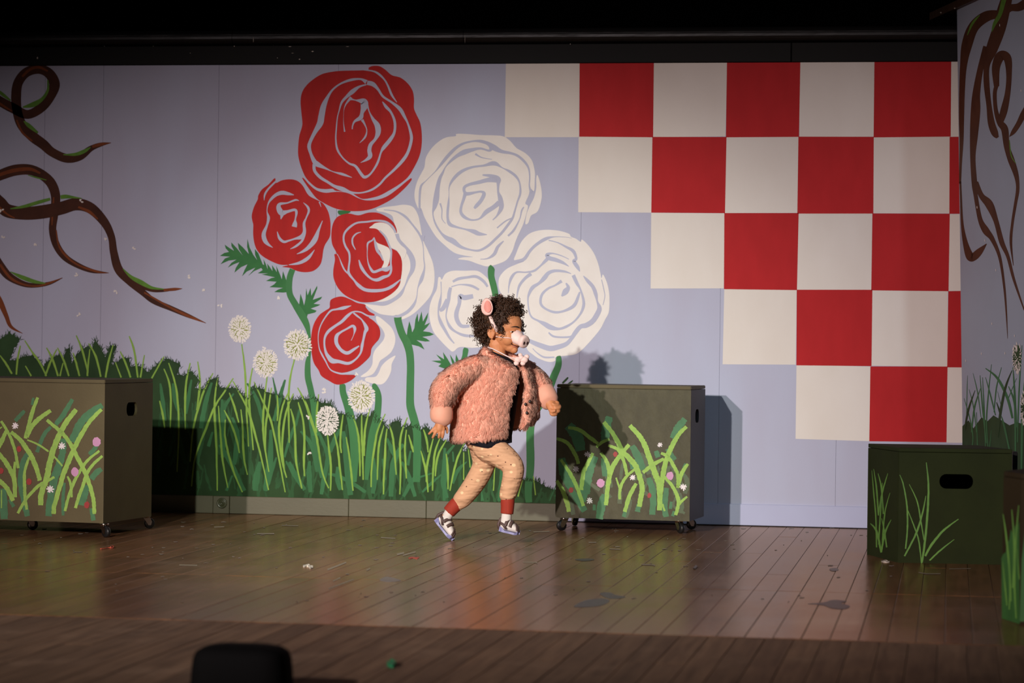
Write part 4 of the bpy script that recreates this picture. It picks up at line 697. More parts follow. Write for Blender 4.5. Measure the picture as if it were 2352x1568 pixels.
strokes(Mf, boxM, 4, [([(820,655),(930,790),(1010,920),(1080,1060),(1160,1140),(1260,1260),(1320,1420),(1350,1560),(1330,1700),(1310,1820)],70),([(1180,700),(1300,830),(1380,960),(1440,1120),(1500,1290),(1560,1450),(1590,1600),(1590,1870)],74),([(1960,715),(1850,830),(1780,950),(1710,1100),(1650,1300),(1620,1500),(1600,1700)],66),([(1610,1080),(1700,1130),(1780,1250),(1840,1390),(1840,1560)],46),([(1980,1230),(1900,1350),(1840,1560)],50),([(1170,965),(1080,1070),(1000,1180),(930,1300),(890,1450),(870,1600),(850,1800)],62),([(780,1075),(850,1180),(890,1300),(900,1500)],50),([(880,975),(1000,1020),(1060,1100),(1110,1240),(1140,1380)],46),([(1650,1160),(1500,1240),(1360,1350)],50),([(1250,1300),(1120,1420),(1050,1560),(1040,1720)],40),([(990,1420),(1040,1570)],30),([(670,1080),(600,1220),(540,1350),(510,1590)],56),([(230,1170),(330,1320),(400,1440),(470,1600),(540,1810)],50),([(170,1460),(250,1590),(310,1750),(340,1890)],60),([(1270,1500),(1180,1660),(1110,1890)],56),([(1650,1400),(1760,1530),(1830,1660),(1850,1780),(1810,1935)],50),([(1970,1680),(1890,1750),(1850,1800)],35),([(170,880),(300,930),(380,1020),(450,1150),(470,1230)],50),([(330,730),(480,760),(620,860),(740,950)],50),([(900,890),(800,930),(720,1000)],40),([(1630,1780),(1660,1880)],30)], tm, M['bladel'])
flowers(Mf, boxM, [('w',595,1100,45),('w',438,1300,45),('w',1592,968,36),('w',1218,1418,42),('w',1918,1550,48),('w',625,1735,46),('p',778,1495,58),('p',1735,1395,55),('r',980,1098,36),('r',370,1590,38),('r',1448,1665,34)], tm, 9)
# ---- low dark green box at the right, its corner towards us
zR = .467
K = on_floor(2062, 1292); Lb = on_floor(1991, 1272.5); Rb = on_floor(2322, 1297); K.z = Lb.z = Rb.z = 0
Cb = Rb+(Lb-K)
boxR = empty('stage_box', (K+Cb)/2); tag(boxR, 'low dark green box with a slotted hand hole standing below the red squares', 'box')
def plain_panel(name, P, Q, z0, z1, inward, m, slot=None):
    return slot_panel(name, P+UZ*z0, (Q-P).normalized(), UZ, (Q-P).length, z1-z0, inward, .015, m, boxR, slot)
fx = (Rb-K).normalized(); fn = Vector((-fx.y, fx.x, 0)); lx = (Lb-K).normalized(); ln_ = Vector((-lx.y, lx.x, 0)); ln_ = ln_ if ln_.dot(Rb-K) > 0 else -ln_
a = on_plane(2158, 1088, K, fn)-K; b = on_plane(2235, 1123, K, fn)-K
sl = ((a.dot(fx)+b.dot(fx))/2, (a.z+b.z)/2, abs(b.dot(fx)-a.dot(fx)), abs(a.z-b.z), abs(a.z-b.z)*.46)
zt = zR-.018
plain_panel('front_panel', K, Rb, 0, zt, fn, M['boxdg'], sl)
plain_panel('side_panel', K+lx*.0155, Lb, 0, zt, ln_, M['boxdg']); plain_panel('back_panel', Lb, Cb, 0, zt, -fn, M['boxdg']); plain_panel('side_panel', Rb+lx*.0155, Cb, 0, zt, -ln_, M['boxdg'])
bm = bmesh.new(); P = [K, Rb, Cb, Lb]; add_hexa(bm, [p+UZ*(zt+.0012) for p in P], [p+UZ*zR for p in P]); bmesh.ops.recalc_face_normals(bm, faces=bm.faces)
bmesh.ops.bevel(bm, geom=list(bm.edges), offset=.002, segments=1, affect='EDGES'); bm_obj('lid', bm, M['boxdg'], boxR)
Rf = lambda layer: (lambda x, y, e=0: on_plane(x, y, K-fn*(layer*3e-4+e), fn))
Rl = lambda layer: (lambda x, y, e=0: on_plane(x, y, K-ln_*(layer*3e-4+e), ln_))
tr_ = T(1960, 980)
M['bladeR'] = mat('thin grass paint', (.17, .40, .06), .65, (.10, .26, .05), 15, .6)
strokes(Rl, boxR, 2, [([(255,600),(280,900),(310,1250),(320,1660)],18),([(280,580),(320,850),(345,1220)],20),([(340,640),(385,830),(415,1200)],20),([(475,640),(400,900),(345,1200)],20),([(400,770),(380,1100),(360,1400),(350,1620)],18),([(505,910),(440,1150),(410,1450),(400,1600)],18),([(235,1330),(320,1440),(385,1730)],28),([(520,1280),(440,1450),(385,1720)],25),([(390,1260),(430,1450),(460,1660)],20)], tr_, M['bladeR'], tip=.35)
strokes(Rf, boxR, 2, [([(640,660),(690,800),(740,1100),(745,1400),(720,1680)],20),([(740,1120),(830,1350),(900,1560),(940,1880)],17),([(770,790),(880,1030),(930,1300),(975,1560)],17),([(1005,490),(1035,800),(1025,1150),(990,1550),(945,1870)],28),([(1000,950),(950,1200),(860,1480),(705,1780)],24),([(1450,1270),(1250,1420),(1080,1620),(990,1780)],30),([(1390,1550),(1200,1700),(1050,1840)],20)], tr_, M['bladeR'], tip=.35)
# ---- nearest box, cut off by the right edge of the picture
zN = .478
Kn = on_floor(2342, 1434); Ln = on_floor(2301, 1420.5); Kn.z = Ln.z = 0
nb = empty('stage_box', Kn+Vector((.2, .2, 0))); tag(nb, 'nearest box at the right edge, brown above and covered in bright green painted grass below', 'box')
P = [Kn, Kn+Vector((.55, -.02, 0)), Kn+Vector((.56, .45, 0)), Kn+Vector((.05, .45, 0)), Ln]
bm = bmesh.new(); add_hexa(bm, P, [p+UZ*(zN-.018) for p in P]); bmesh.ops.recalc_face_normals(bm, faces=bm.faces); bm_obj('body', bm, M['boxbr'], nb)
bm = bmesh.new(); add_hexa(bm, [p+UZ*(zN-.017) for p in P], [p+UZ*zN for p in P]); bmesh.ops.recalc_face_normals(bm, faces=bm.faces); bmesh.ops.bevel(bm, geom=list(bm.edges), offset=.002, segments=1, affect='EDGES'); bm_obj('lid', bm, M['boxbr'], nb)
kn = (Kn-Ln).normalized(); nn = Vector((kn.y, -kn.x, 0)); nn = nn if nn.dot(CAM-Kn) > 0 else -nn
Nf = lambda layer: (lambda x, y, e=0: on_plane(x, y, Kn+nn*(layer*4e-4+e), nn))
p = Paint(Nf(1)); p.poly([(2301,1420),(2300,1282),(2304,1272),(2310,1268),(2313,1245),(2318,1240),(2322,1215),(2327,1225),(2332,1205),(2336,1215),(2341,1195),(2342,1433)], smooth=False); p.obj('painted_grass', [M['boxgr']], nb)
p = Paint(Nf(3))
for q, wd in [([(2304,1180),(2311,1230),(2318,1300),(2322,1380)],5),([(2324,1170),(2330,1260),(2326,1350)],5),([(2340,1160),(2334,1230),(2330,1330),(2334,1420)],5),([(2303,1290),(2308,1340),(2313,1390)],4),([(2316,1290),(2320,1350),(2318,1400)],4),([(2336,1260),(2341,1330)],4)]: p.blade(q, wd, tip=.3)
p.each('painted_blade', [M['bladeR']], nb)
# front of the nearest box carries the same grass
p = Paint(lambda x, y, e=0: Kn+(P[1]-P[0]).normalized()*x+UZ*y+Vector((0, -.0006-e, 0)))
rn = random.Random(2); top_ = [(0, 0.01)]
for k in range(53): top_.append((.0102*k+.004, .25+rn.uniform(-.06, .07) if k % 2 else .18+rn.uniform(-.03, .03)))
top_.append((.54, .01)); p.poly(top_[::-1], smooth=False); p.obj('painted_grass', [M['boxgr']], nb)
# ---- black slab added to fill the gap behind the low box
bm = bmesh.new(); q0 = at_depth(2328, 1060, 11.0); add_box(bm, q0.x-.004, q0.x+.016, q0.y-.02, q0.y+.10, 0, at_depth(2333, 1038, 11.0).z, .002)
tag(bm_obj('black_slab', bm, M['black']), 'narrow black upright post in the gap between the low green box and the wing', 'slab')
# ================================================================ the running child
ZC = 11.55
def cp(x, y, d=0.0): return at_depth(x, y, ZC+d)
PX = ZC/F
kid = empty('person', on_floor(1048, 1240)); kid.location.z = 0
tag(kid, 'small curly-haired child running in a fluffy pink jacket and pig snout mask', 'person')
def ell(bm, c, r, ax=None, sub=3):
    """ellipsoid with half-axes r along the three axes ax"""
    ax = ax or (CR, CD, CU)
    g = bmesh.ops.create_icosphere(bm, subdivisions=sub, radius=1)
    for v in g['verts']:
        q = v.co.copy(); v.co = c+ax[0]*(q.x*r[0])+ax[1]*(q.y*r[1])+ax[2]*(q.z*r[2])
def limb(bm, pts, n=16, steps=5):
    """pts: (px, py, depth, radius px) -> smooth tapering limb with round ends"""
    S = crspline(pts, steps); P = [cp(*q[:3]) for q in S]; R_ = [max(q[3], 1)*PX for q in S]
    add_tube(bm, P, R_, n)
    for i in (0, -1): ell(bm, P[i], (R_[i],)*3, sub=2)
def rings(bm, R_, cap=True):
    V = [[bm.verts.new(p) for p in r] for r in R_]; n = len(V[0])
    for a, b in zip(V, V[1:]):
        for k in range(n): bm.faces.new((a[k], a[(k+1) % n], b[(k+1) % n], b[k]))
    if cap: bm.faces.new(V[0][::-1]); bm.faces.new(V[-1])
def remesh(bm, vox, smooth=6, fac=.5):
    bmesh.ops.recalc_face_normals(bm, faces=bm.faces)
    me = bpy.data.meshes.new('tmp'); bm.to_mesh(me); bm.free()
    o = bpy.data.objects.new('tmp', me); COL.objects.link(o)
    m = o.modifiers.new('r', 'REMESH'); m.mode = 'VOXEL'; m.voxel_size = vox; m.use_smooth_shade = True
    if smooth: s = o.modifiers.new('s', 'SMOOTH'); s.iterations = smooth; s.factor = fac
    dg = bpy.context.evaluated_depsgraph_get(); dg.update()
    out = bpy.data.meshes.new_from_object(o.evaluated_get(dg), depsgraph=dg)
    bpy.data.objects.remove(o, do_unlink=True); bpy.data.meshes.remove(me)
    return out
M['skin'] = mat('warm brown skin', (.62, .25, .105), .6, (.54, .205, .085), 60, .6, bump=.05, bscale=400)
M['skin'].node_tree.nodes['Principled BSDF'].inputs['Subsurface Weight'].default_value = .12
M['skin'].node_tree.nodes['Principled BSDF'].inputs['Subsurface Radius'].default_value = (.012, .005, .003)
M['hair'] = mat('dark brown curls', (.078, .034, .016), .45, (.034, .014, .007), 90, .6)
M['fur'] = mat('salmon fur', (1.0, .60, .45), .8, (.96, .50, .36), 30, .6, sheen=.25)
M['furbase'] = mat('salmon pile base', (.97, .55, .41), .85, (.93, .48, .35), 80, .6)
M['cuff'] = mat('smooth pink cuff', (.82, .385, .262), .7, (.78, .35, .235), 40, .5, sheen=.2)
M['navy'] = mat('navy jersey', (.012, .011, .020), .8)
M['rustcuff'] = mat('rust rib knit', (.36, .030, .010), .8, (.28, .022, .008), 200, .5, (1, 1, .02))
M['sock'] = mat('white sock', (.80, .72, .66), .85); M['strap'] = mat('brown sandal strap', (.105, .060, .052), .6); M['sole'] = mat('lavender rubber sole', (.26, .25, .46), .5)
M['pig'] = mat('pale pink plush', (.90, .66, .60), .7, (.85, .56, .50), 60, .6, sheen=.2); M['pigin'] = mat('deep pink satin', (.72, .25, .20), .6)
M['pigear'] = mat('pink plush ear', (.86, .52, .46), .7, (.80, .44, .38), 60, .6, sheen=.2); M['cord'] = mat('pink elastic', (.88, .70, .68), .6)
def translucent(m, amount):
    nt = m.node_tree; b = nt.nodes['Principled BSDF']; o = nt.nodes['Material Output']
    t = nt.nodes.new('ShaderNodeBsdfTranslucent'); x = nt.nodes.new('ShaderNodeMixShader'); x.inputs[0].default_value = amount
    src = b.inputs['Base Color'].links[0].from_socket; nt.links.new(src, t.inputs[0]); nt.links.new(b.outputs[0], x.inputs[1]); nt.links.new(t.outputs[0], x.inputs[2]); nt.links.new(x.outputs[0], o.inputs[0])
translucent(M['fur'], .42)
# ---- head frame
YAW = math.radians(29)
Hc = cp(1154, 744, .0)
hf = (CR*math.cos(YAW)-CD*math.sin(YAW)); hn = -(CD*math.cos(YAW)+CR*math.sin(YAW)); hu = CU.copy()
tilt = Matrix.Rotation(math.radians(-4), 3, hn); hf = tilt @ hf; hu = tilt @ hu
def hp(x, y, z): return Hc+hf*x+hn*y+hu*z
HA = (hf, hn, hu)
# ---- body: one continuous skin
bm = bmesh.new()
ell(bm, hp(-.004, 0, .004), (.088, .072, .080), HA, 4); ell(bm, hp(.030, 0, .002), (.062, .060, .056), HA)
ell(bm, hp(.028, 0, -.046), (.056, .055, .062), HA); ell(bm, hp(.030, 0, -.078), (.046, .040, .036), HA)
ell(bm, hp(.064, 0, -.108), (.019, .018, .017), HA); ell(bm, hp(.048, 0, -.098), (.028, .028, .022), HA)
for s in (-1, 1):
    ell(bm, hp(.046, s*.027, -.058), (.031, .027, .034), HA)
    # ear: bowl with a raised rim
    ec = hp(-.012, s*.068, -.038); ea = hn*s
    ell(bm, ec, (.017, .007, .024), (hf, ea, hu))
    pts = [ec+ea*.006+hf*(.016*math.cos(a)-.002*math.sin(a))+hu*(.023*math.sin(a)) for a in [math.radians(q) for q in range(20, 300, 20)]]
    add_tube(bm, pts, .0042, 8)
    ell(bm, ec-hu*.020+hf*.004+ea*.004, (.008, .006, .009), (hf, ea, hu))
ell(bm, hp(.092, 0, -.046), (.016, .015, .015), HA); add_tube(bm, [hp(.080, 0, -.012), hp(.090, 0, -.035), hp(.094, 0, -.046)], [.009, .010, .011], 10)
ell(bm, hp(.070, 0, -.080), (.022, .024, .020), HA)
limb(bm, [(1141, 790, .0, 20), (1143, 806, .0, 18.5), (1143, 828, .0, 22)])
SH = [(1106, 842, -.085), (1182, 842, .085)]
rings(bm, [[cp(cx+a*math.cos(t), cy, b*PX*math.sin(t)) for t in [k*math.pi/12 for k in range(24)]] for cy, cx, a, b in ((826, 1145, 26, 22), (842, 1144, 36, 30), (870, 1138, 44, 36), (920, 1128, 42, 34), (965, 1120, 40, 32), (1005, 1114, 40, 34), (1030, 1112, 36, 34))])
limb(bm, [(1140, 840, -.01, 20), (1108, 848, -.070, 16), (1055, 870, -.100, 15), (1016, 902, -.118, 15), (1012, 940, -.13, 14), (1011, 968, -.13, 12)])
limb(bm, [(1150, 840, .01, 20), (1183, 846, .06, 15), (1222, 872, .055, 14), (1250, 903, .03, 13), (1262, 926, .0, 12.5)])
limb(bm, [(1116, 1026, -.03, 24), (1149, 1045, -.06, 20), (1176, 1074, -.087, 17), (1172, 1115, -.085, 15), (1166, 1150, -.08, 11), (1164, 1182, -.08, 8), (1160, 1200, -.08, 7)])
limb(bm, [(1108, 1030, .045, 28), (1108, 1070, .06, 22), (1091, 1104, .06, 19), (1068, 1138, .065, 15), (1050, 1160, .07, 11), (1027, 1181, .075, 8), (1016, 1192, .078, 7)])
limb(bm, [(1014, 1190, .08, 6), (1028, 1212, .08, 6), (1040, 1228, .08, 5)]); limb(bm, [(1158, 1203, -.08, 6), (1172, 1208, -.08, 6), (1186, 1213, -.08, 5)])
# near hand: back of the hand to us, fingers loosely spread
def finger(base, pts, r0, r1): limb(bm, [(base[0], base[1], base[2], r0)]+[(x, y, d, r0+(r1-r0)*(i+1)/len(pts)) for i, (x, y, d) in enumerate(pts)], 10, 4)
limb(bm, [(1011, 966, -.130, 11), (1010, 976, -.133, 10.5), (1009, 984, -.136, 10)])
for bx_, w_ in ((999.5, 5.2), (1005, 6), (1011.5, 6), (1018, 5.4)): limb(bm, [(1010+(bx_-1010)*.4, 974, -.131, w_+1), (bx_, 985, -.138, w_)], 10, 3)
finger((998, 983, -.137), [(991.5, 990, -.139), (985.5, 996, -.134)], 4.2, 2.9)
finger((1004, 986, -.139), [(998.5, 996, -.141), (994, 1004.5, -.134)], 4.5, 3.2)
finger((1011, 988, -.140), [(1009.5, 997, -.143), (1008, 1004.5, -.136)], 4.5, 3.3)
finger((1018, 987, -.138), [(1018, 996, -.141), (1016.3, 1004.5, -.134)], 4.2, 3.1)
finger((1019, 976, -.125), [(1026, 984, -.118), (1027, 993, -.116)], 4.6, 3.3)
# far hand: loose fist swinging forward
limb(bm, [(1262, 926, .0, 12), (1268, 932, -.004, 13), (1271, 937, -.006, 12)])
for i, (sx, sy) in enumerate(((1279, 924), (1283, 931), (1281, 939), (1275, 946))):
    finger((1267+i*.6, 926+i*5.2, -.004), [(sx, sy, -.004), (sx+1.5, sy+5, -.018), (sx-6, sy+6, -.028), (sx-10, sy+3, -.026)], 5.0, 3.8)
finger((1262, 936, -.016), [(1266, 944, -.030), (1274, 943, -.037)], 5.2, 3.8)
me = remesh(bm, .0023, 10, .5)
body = link('body', me, M['skin'], kid, True)
# ---- face details, set on the face's own surface
from mathutils.bvhtree import BVHTree
_v = [v.co.copy() for v in me.vertices]; BV = BVHTree.FromPolygons(_v, [tuple(p.vertices) for p in me.polygons])
def face(y, z, off=0.0):
    h = BV.ray_cast(hp(.3, y, z), -hf); return (h[0] if h[0] else hp(.08, y, z))+hf*off
def surf(px, py, off=0.0):
    d = ray(px, py).normalized(); h = BV.ray_cast(CAM+d*8, d); return (h[0] if h[0] else cp(px, py, -.07))-d*off
eyew = mat('eye white', (.72, .68, .64), .2); eyed = mat('dark iris', (.020, .008, .004), .12)
lash = mat('lashes', (.014, .007, .005), .6)
for s in (-1, 1):
    ey, ez = s*.0305, -.0290
    c = face(ey, ez, -.0078); bm = bmesh.new(); ell(bm, c, (.0098, .0112, .0098), HA); eo = bm_obj('eye', bm, eyew, body, True)
    look = (hf*.86+hn*.42).normalized(); bm = bmesh.new(); ell(bm, c+look*.0060, (.0052, .0074, .0074), (look, look.cross(hu).normalized(), hu)); bm_obj('iris', bm, eyed, eo, True)
    def arc(dz, lift, r, o, mt, nm):
        bm = bmesh.new(); P_ = []
        for k in range(11):
            t = -1+2*k/10; P_.append(face(ey+.0135*t, ez+dz*(1-t*t)+lift*t*s*.5, o))
        add_tube(bm, P_, [r*(.35+.65*math.sin(math.pi*(k+.6)/11.2)) for k in range(11)], 8); bm_obj(nm, bm, mt, body, True)
    arc(.0066, .0008, .0042, .0012, M['skin'], 'eyelid'); arc(.0040, .0008, .0018, .0036, lash, 'eyelash'); arc(-.0058, 0, .0036, .0010, M['skin'], 'lower_eyelid')
    bm = bmesh.new(); P_ = [face(s*(.010+.036*k/8), -.0125+.0065*math.sin(.3+k/8*2.3), .0006) for k in range(9)]
    add_tube(bm, P_, [.0018, .0028, .0032, .0032, .003, .0028, .0024, .0018, .0008], 6); bm_obj('eyebrow', bm, lash, body, True)
lips = mat('lips', (.50, .15, .095), .45); mouthc = mat('mouth line', (.10, .02, .012), .6)
bm = bmesh.new(); add_tube(bm, [face(.036*k/7, -.0925+.0165*abs(k/7)**2, .0004) for k in range(-7, 8)], [.0012]+[.0024]*13+[.0012], 6); bm_obj('mouth', bm, mouthc, body, True)
bm = bmesh.new(); add_tube(bm, [face(.022*k/6, -.0970+.007*abs(k/6)**2, .0002) for k in range(-6, 7)], [.001]+[.0030]*11+[.001], 8); bm_obj('lower_lip', bm, lips, body, True)
# ---- shirt
def ring_px(cy, cx, a, b, hem=0, n=40, cd_=0.0):
    return [cp(cx+a*math.cos(t), cy-(hem*math.cos(t) if hem < 0 else hem*abs(math.cos(t))**1.2), cd_-b*PX*math.sin(t)) for t in [2*math.pi*k/n for k in range(n)]]
bm = bmesh.new()
R_ = [ring_px(*q) for q in ((813, 1147, 26, 23, -11), (820, 1147, 31, 27, -11), (836, 1146, 44, 40, -5), (870, 1138, 57, 48), (920, 1129, 60, 48), (970, 1123, 58, 50), (1008, 1119, 57, 57, 8), (1029, 1120, 56, 57, 13))]
rings(bm, R_, False)
V = list(bm.verts); bmesh.ops.solidify(bm, geom=list(bm.faces), thickness=-.004)
bmesh.ops.recalc_face_normals(bm, faces=bm.faces); bm_obj('shirt', bm, M['navy'], kid, True)
# ---- leggings
bm = bmesh.new()
ell(bm, cp(1112, 1012, 0), (44*PX, 46*PX, 30*PX))
limb(bm, [(1118, 1026, -.03, 34), (1148, 1043, -.062, 31), (1175, 1066, -.085, 26), (1179, 1086, -.09, 24.5), (1173, 1112, -.085, 22), (1168, 1130, -.08, 20.5), (1166, 1141, -.08, 19), (1166, 1147, -.08, 15)])
limb(bm, [(1112, 1030, .04, 34), (1111, 1068, .06, 27), (1094, 1103, .06, 25), (1072, 1134, .065, 22.5), (1058, 1150, .07, 20), (1051, 1158, .07, 16)])
me = remesh(bm, .0042, 4)
def leggings_mat():
    m, nt, b, N, L = new_mat('printed tan jersey'); b.inputs['Roughness'].default_value = .85
    g = N('ShaderNodeNewGeometry'); mp = N('ShaderNodeMapping'); mp.inputs['Scale'].default_value = (1, 1, 1.25); L(g.outputs['Position'], mp.inputs[0])
    v = N('ShaderNodeTexVoronoi'); v.inputs['Scale'].default_value = 24; v.inputs['Randomness'].default_value = .75; L(mp.outputs[0], v.inputs['Vector'])
    r = N('ShaderNodeValToRGB'); r.color_ramp.elements[0].position = .17; r.color_ramp.elements[1].position = .23
    r.color_ramp.elements[0].color = (.86, .60, .34, 1); r.color_ramp.elements[1].color = (.66, .365, .205, 1); L(v.outputs['Distance'], r.inputs[0])
    v2 = N('ShaderNodeTexVoronoi'); v2.inputs['Scale'].default_value = 40; v2.inputs['Randomness'].default_value = .9; L(g.outputs['Position'], v2.inputs['Vector'])
    r2 = N('ShaderNodeValToRGB'); r2.color_ramp.elements[0].position = .10; r2.color_ramp.elements[1].position = .13; L(v2.outputs['Distance'], r2.inputs[0])
    mx = N('ShaderNodeMix'); mx.data_type = 'RGBA'; mx.inputs['A'].default_value = (.10, .03, .02, 1); L(r2.outputs[0], mx.inputs['Factor']); L(r.outputs[0], mx.inputs['B']); L(mx.outputs['Result'], b.inputs['Base Color'])
    n = N('ShaderNodeTexNoise'); n.inputs['Scale'].default_value = 26; n.inputs['Detail'].default_value = 1; mp2 = N('ShaderNodeMapping'); mp2.inputs['Scale'].default_value = (.6, .6, 2.0); mp2.inputs['Rotation'].default_value = (0, .5, 0); L(g.outputs['Position'], mp2.inputs[0]); L(mp2.outputs[0], n.inputs['Vector'])
    bp = N('ShaderNodeBump'); bp.inputs['Strength'].default_value = .8; bp.inputs['Distance'].default_value = .016; L(n.outputs['Fac'], bp.inputs['Height']); L(bp.outputs[0], b.inputs['Normal'])
    return m
leg = link('leggings', me, leggings_mat(), kid, True)
for pts in ([(1166.5, 1144, -.08, 15.5), (1166, 1152, -.08, 16), (1165.5, 1166, -.08, 15.2), (1164.5, 1179, -.08, 14.6)], [(1054, 1152, .07, 15), (1048, 1158, .071, 16.6), (1039, 1167, .073, 16), (1031, 1176, .074, 15.2)]):
    bm = bmesh.new(); S = crspline(pts, 4); add_tube(bm, [cp(*q[:3]) for q in S], [q[3]*PX for q in S], 24); bm_obj('ankle_cuff', bm, M['rustcuff'], leg, True)
# ---- feet: sock and sandal
def foot(heel, toe, d, up_px, name, ankle):
    H, T_ = cp(*heel, d), cp(*toe, d); ax = (T_-H); ln = ax.length; ax.normalize()
    u = CR*up_px[0]+CU*up_px[1]; u = (u-ax*u.dot(ax)).normalized(); w_ = ax.cross(u).normalized()
    prof = [(-.02, .010, .010, .012), (.05, .021, .020, .020), (.2, .024, .025, .024), (.4, .0255, .025, .024), (.6, .028, .021, .020), (.78, .0295, .017, .016), (.92, .025, .013, .012), (1.0, .014, .008, .009)]
    def ring(t, hw, hh, cz, n=20, g=0.0): return [H+ax*(ln*t)+w_*((hw+g)*math.cos(q))+u*(cz-.02+(hh+g)*math.sin(q)) for q in [2*math.pi*k/n for k in range(n)]]
    bm = bmesh.new(); rings(bm, [ring(*p) for p in prof])
    A = cp(*ankle, d); add_tube(bm, [A, H+ax*(ln*.22)+u*.010, H+ax*(ln*.24)-u*.004], [.0215, .0235, .022], 16)
    me_ = remesh(bm, .003, 4); so = link('sock', me_, M['sock'], kid, True)
    sd = None; bm = bmesh.new(); top, bot = [], []
    n = 28
    def outline(t): return np.interp(t, [0, .08, .25, .5, .75, .92, 1.0], [.012, .022, .026, .026, .031, .026, .010])
    up = [(t, s) for s in (1, -1) for t in (np.linspace(-.05, 1.05, n) if s == 1 else np.linspace(1.05, -.05, n))]
    pts = [H+ax*(ln*t)+w_*(s*float(outline(max(0, min(1, t))))) for t, s in up]
    add_hexa(bm, [p-u*(.030-.006*max(0, (t-.8)/.25)) for p, (t, s) in zip(pts, up)], [p-u*(.021 if not (t > .90 or t < .07) else .008) for p, (t, s) in zip(pts, up)]); bmesh.ops.recalc_face_normals(bm, faces=bm.faces)
    so2 = bm_obj('sandal', bm, M['sole'], kid)
    def band(t0, t1, wd, g=.0025, lo=-.02):
        bm = bmesh.new(); inner, outer = [], []; n = 20; RR = []
        for e in (-.5, .5):
            pts = []
            for k in range(n+1):
                q = math.pi*k/n; t = t0+(t1-t0)*abs(math.cos(q))**1.5*(1) + e*wd/ln
                hw, hh, cz = [float(np.interp(t, [p[0] for p in prof], [p[i] for p in prof])) for i in (1, 2, 3)]
                pts.append((t, hw, hh, cz, q))
            RR.append(pts)
        vs = []
        for pts in RR:
            for gg in (g, g+.003):
                vs.append([bm.verts.new(H+ax*(ln*t)+w_*((hw+gg)*math.cos(q))+u*(cz-.02+(hh+gg)*math.sin(q)-.004*(1-math.sin(q)))) for t, hw, hh, cz, q in pts])
        for a, b in ((0, 1), (1, 3), (3, 2), (2, 0)):
            for k in range(n): bm.faces.new((vs[a][k], vs[a][k+1], vs[b][k+1], vs[b][k]))
        bmesh.ops.recalc_face_normals(bm, faces=bm.faces); bm_obj('strap', bm, M['strap'], so2, True)
    band(.74, .86, .011); band(.58, .46, .013); band(.36, .22, .014); band(.88, .95, .010)
    # heel counter and its loop
    bm = bmesh.new(); add_tube(bm, [H+ax*(ln*.30)+w_*.027-u*.012, H+ax*(ln*.08)+w_*.024+u*.004, H-ax*.007+u*.008, H+ax*(ln*.08)-w_*.024+u*.004, H+ax*(ln*.30)-w_*.027-u*.012], [.005, .006, .007, .006, .005], 8); bm_obj('heel_strap', bm, M['strap'], so2, True)
    bm = bmesh.new(); add_tube(bm, [H-ax*.005-u*.02, H-ax*.012+u*.0, H-ax*.008+u*.022, H-ax*.002+u*.034], [.006, .0065, .006, .004], 8); bm_obj('heel_loop', bm, M['strap'], so2, True)
foot((1011, 1187), (1046, 1231), .08, (.80, .60), 'sandal', (1034, 1173))
foot((1151, 1204), (1194, 1214), -.08, (.18, .98), 'sandal', (1164.5, 1174))
from mathutils.kdtree import KDTree
# ---- fluffy jacket: shell, sleeves, fur
bm = bmesh.new()
LV = [(823, 1113, 1186, 32, 54, 20), (834, 1092, 1200, 48, 42, 15), (849, 1073, 1206, 56, 37, 7), (880, 1056, 1209, 59, 44, 0), (920, 1045, 1204, 61, 52, 0), (960, 1039, 1196, 62, 49, 0), (995, 1036, 1186, 64, 42, 0), (1006, 1036, 1180, 66, 38, 0)]
n = 60; outer, inner = [], []
for cy, xl, xr, b, fn_, ff in LV:
    cx, a = (xl+xr)/2, (xr-xl)/2; o_, i_ = [], []
    for k in range(n+1):
        ph = math.radians(fn_+(300-fn_)*k/n); hem = 0
        if cy > 990: hem = (9*math.sin(ph*.5)-9*max(0, math.cos(ph)))*((cy-990)/20)
        for lst, t in ((o_, 0), (i_, 11)): lst.append(cp(cx+(a-t)*math.cos(ph), cy+hem+ff*math.cos(ph), -(b-t)*PX*math.sin(ph)))
    outer.append(o_); inner.append(i_)
loops = [o_+i_[::-1] for o_, i_ in zip(outer, inner)]
rings(bm, loops)
# flaring far front panel
FP = [(822, [(1183, -.040), (1194, -.02), (1202, .02), (1196, .07), (1172, .10)]), (850, [(1200, -.050), (1210, -.03), (1215, .01), (1208, .07), (1172, .11)]), (885, [(1208, -.058), (1218, -.045), (1224, .0), (1216, .07), (1170, .115)]),
      (920, [(1203, -.068), (1216, -.060), (1230, -.012), (1222, .06), (1165, .115)]), (950, [(1200, -.072), (1214, -.068), (1231, -.015), (1220, .06), (1160, .11)]), (974, [(1196, -.066), (1208, -.064), (1222, -.01), (1212, .06), (1155, .10)])]
loops = []
for cy, pts in FP:
    S = crspline(pts, 6); O, I = [], []
    for i, q in enumerate(S):
        a_ = S[max(i-1, 0)]; b_ = S[min(i+1, len(S)-1)]; t = np.array([(b_[0]-a_[0])*PX, b_[1]-a_[1]]); t /= np.linalg.norm(t); nx, nd = -t[1], t[0]
        hy = cy+(0 if cy < 960 else (10 if q[0] < 1210 else -4))
        O.append(cp(q[0]-nx*.010/PX, hy, q[1]-nd*.010)); I.append(cp(q[0]+nx*.010/PX, hy, q[1]+nd*.010))
    loops.append(O+I[::-1])
rings(bm, loops)
limb(bm, [(1112, 838, -.045, 24), (1086, 848, -.062, 28), (1056, 863, -.080, 29), (1029, 886, -.096, 31), (1018, 908, -.110, 30), (1014, 930, -.120, 24)], 20)
limb(bm, [(1185, 838, .055, 24), (1214, 858, .062, 24), (1238, 880, .045, 24), (1247, 893, .035, 22)], 20)
limb(bm, [(1116, 812, -.035, 11), (1119, 806, .0, 11), (1140, 808, .05, 12), (1172, 826, .06, 13)], 14)
me = remesh(bm, .0052, 8)
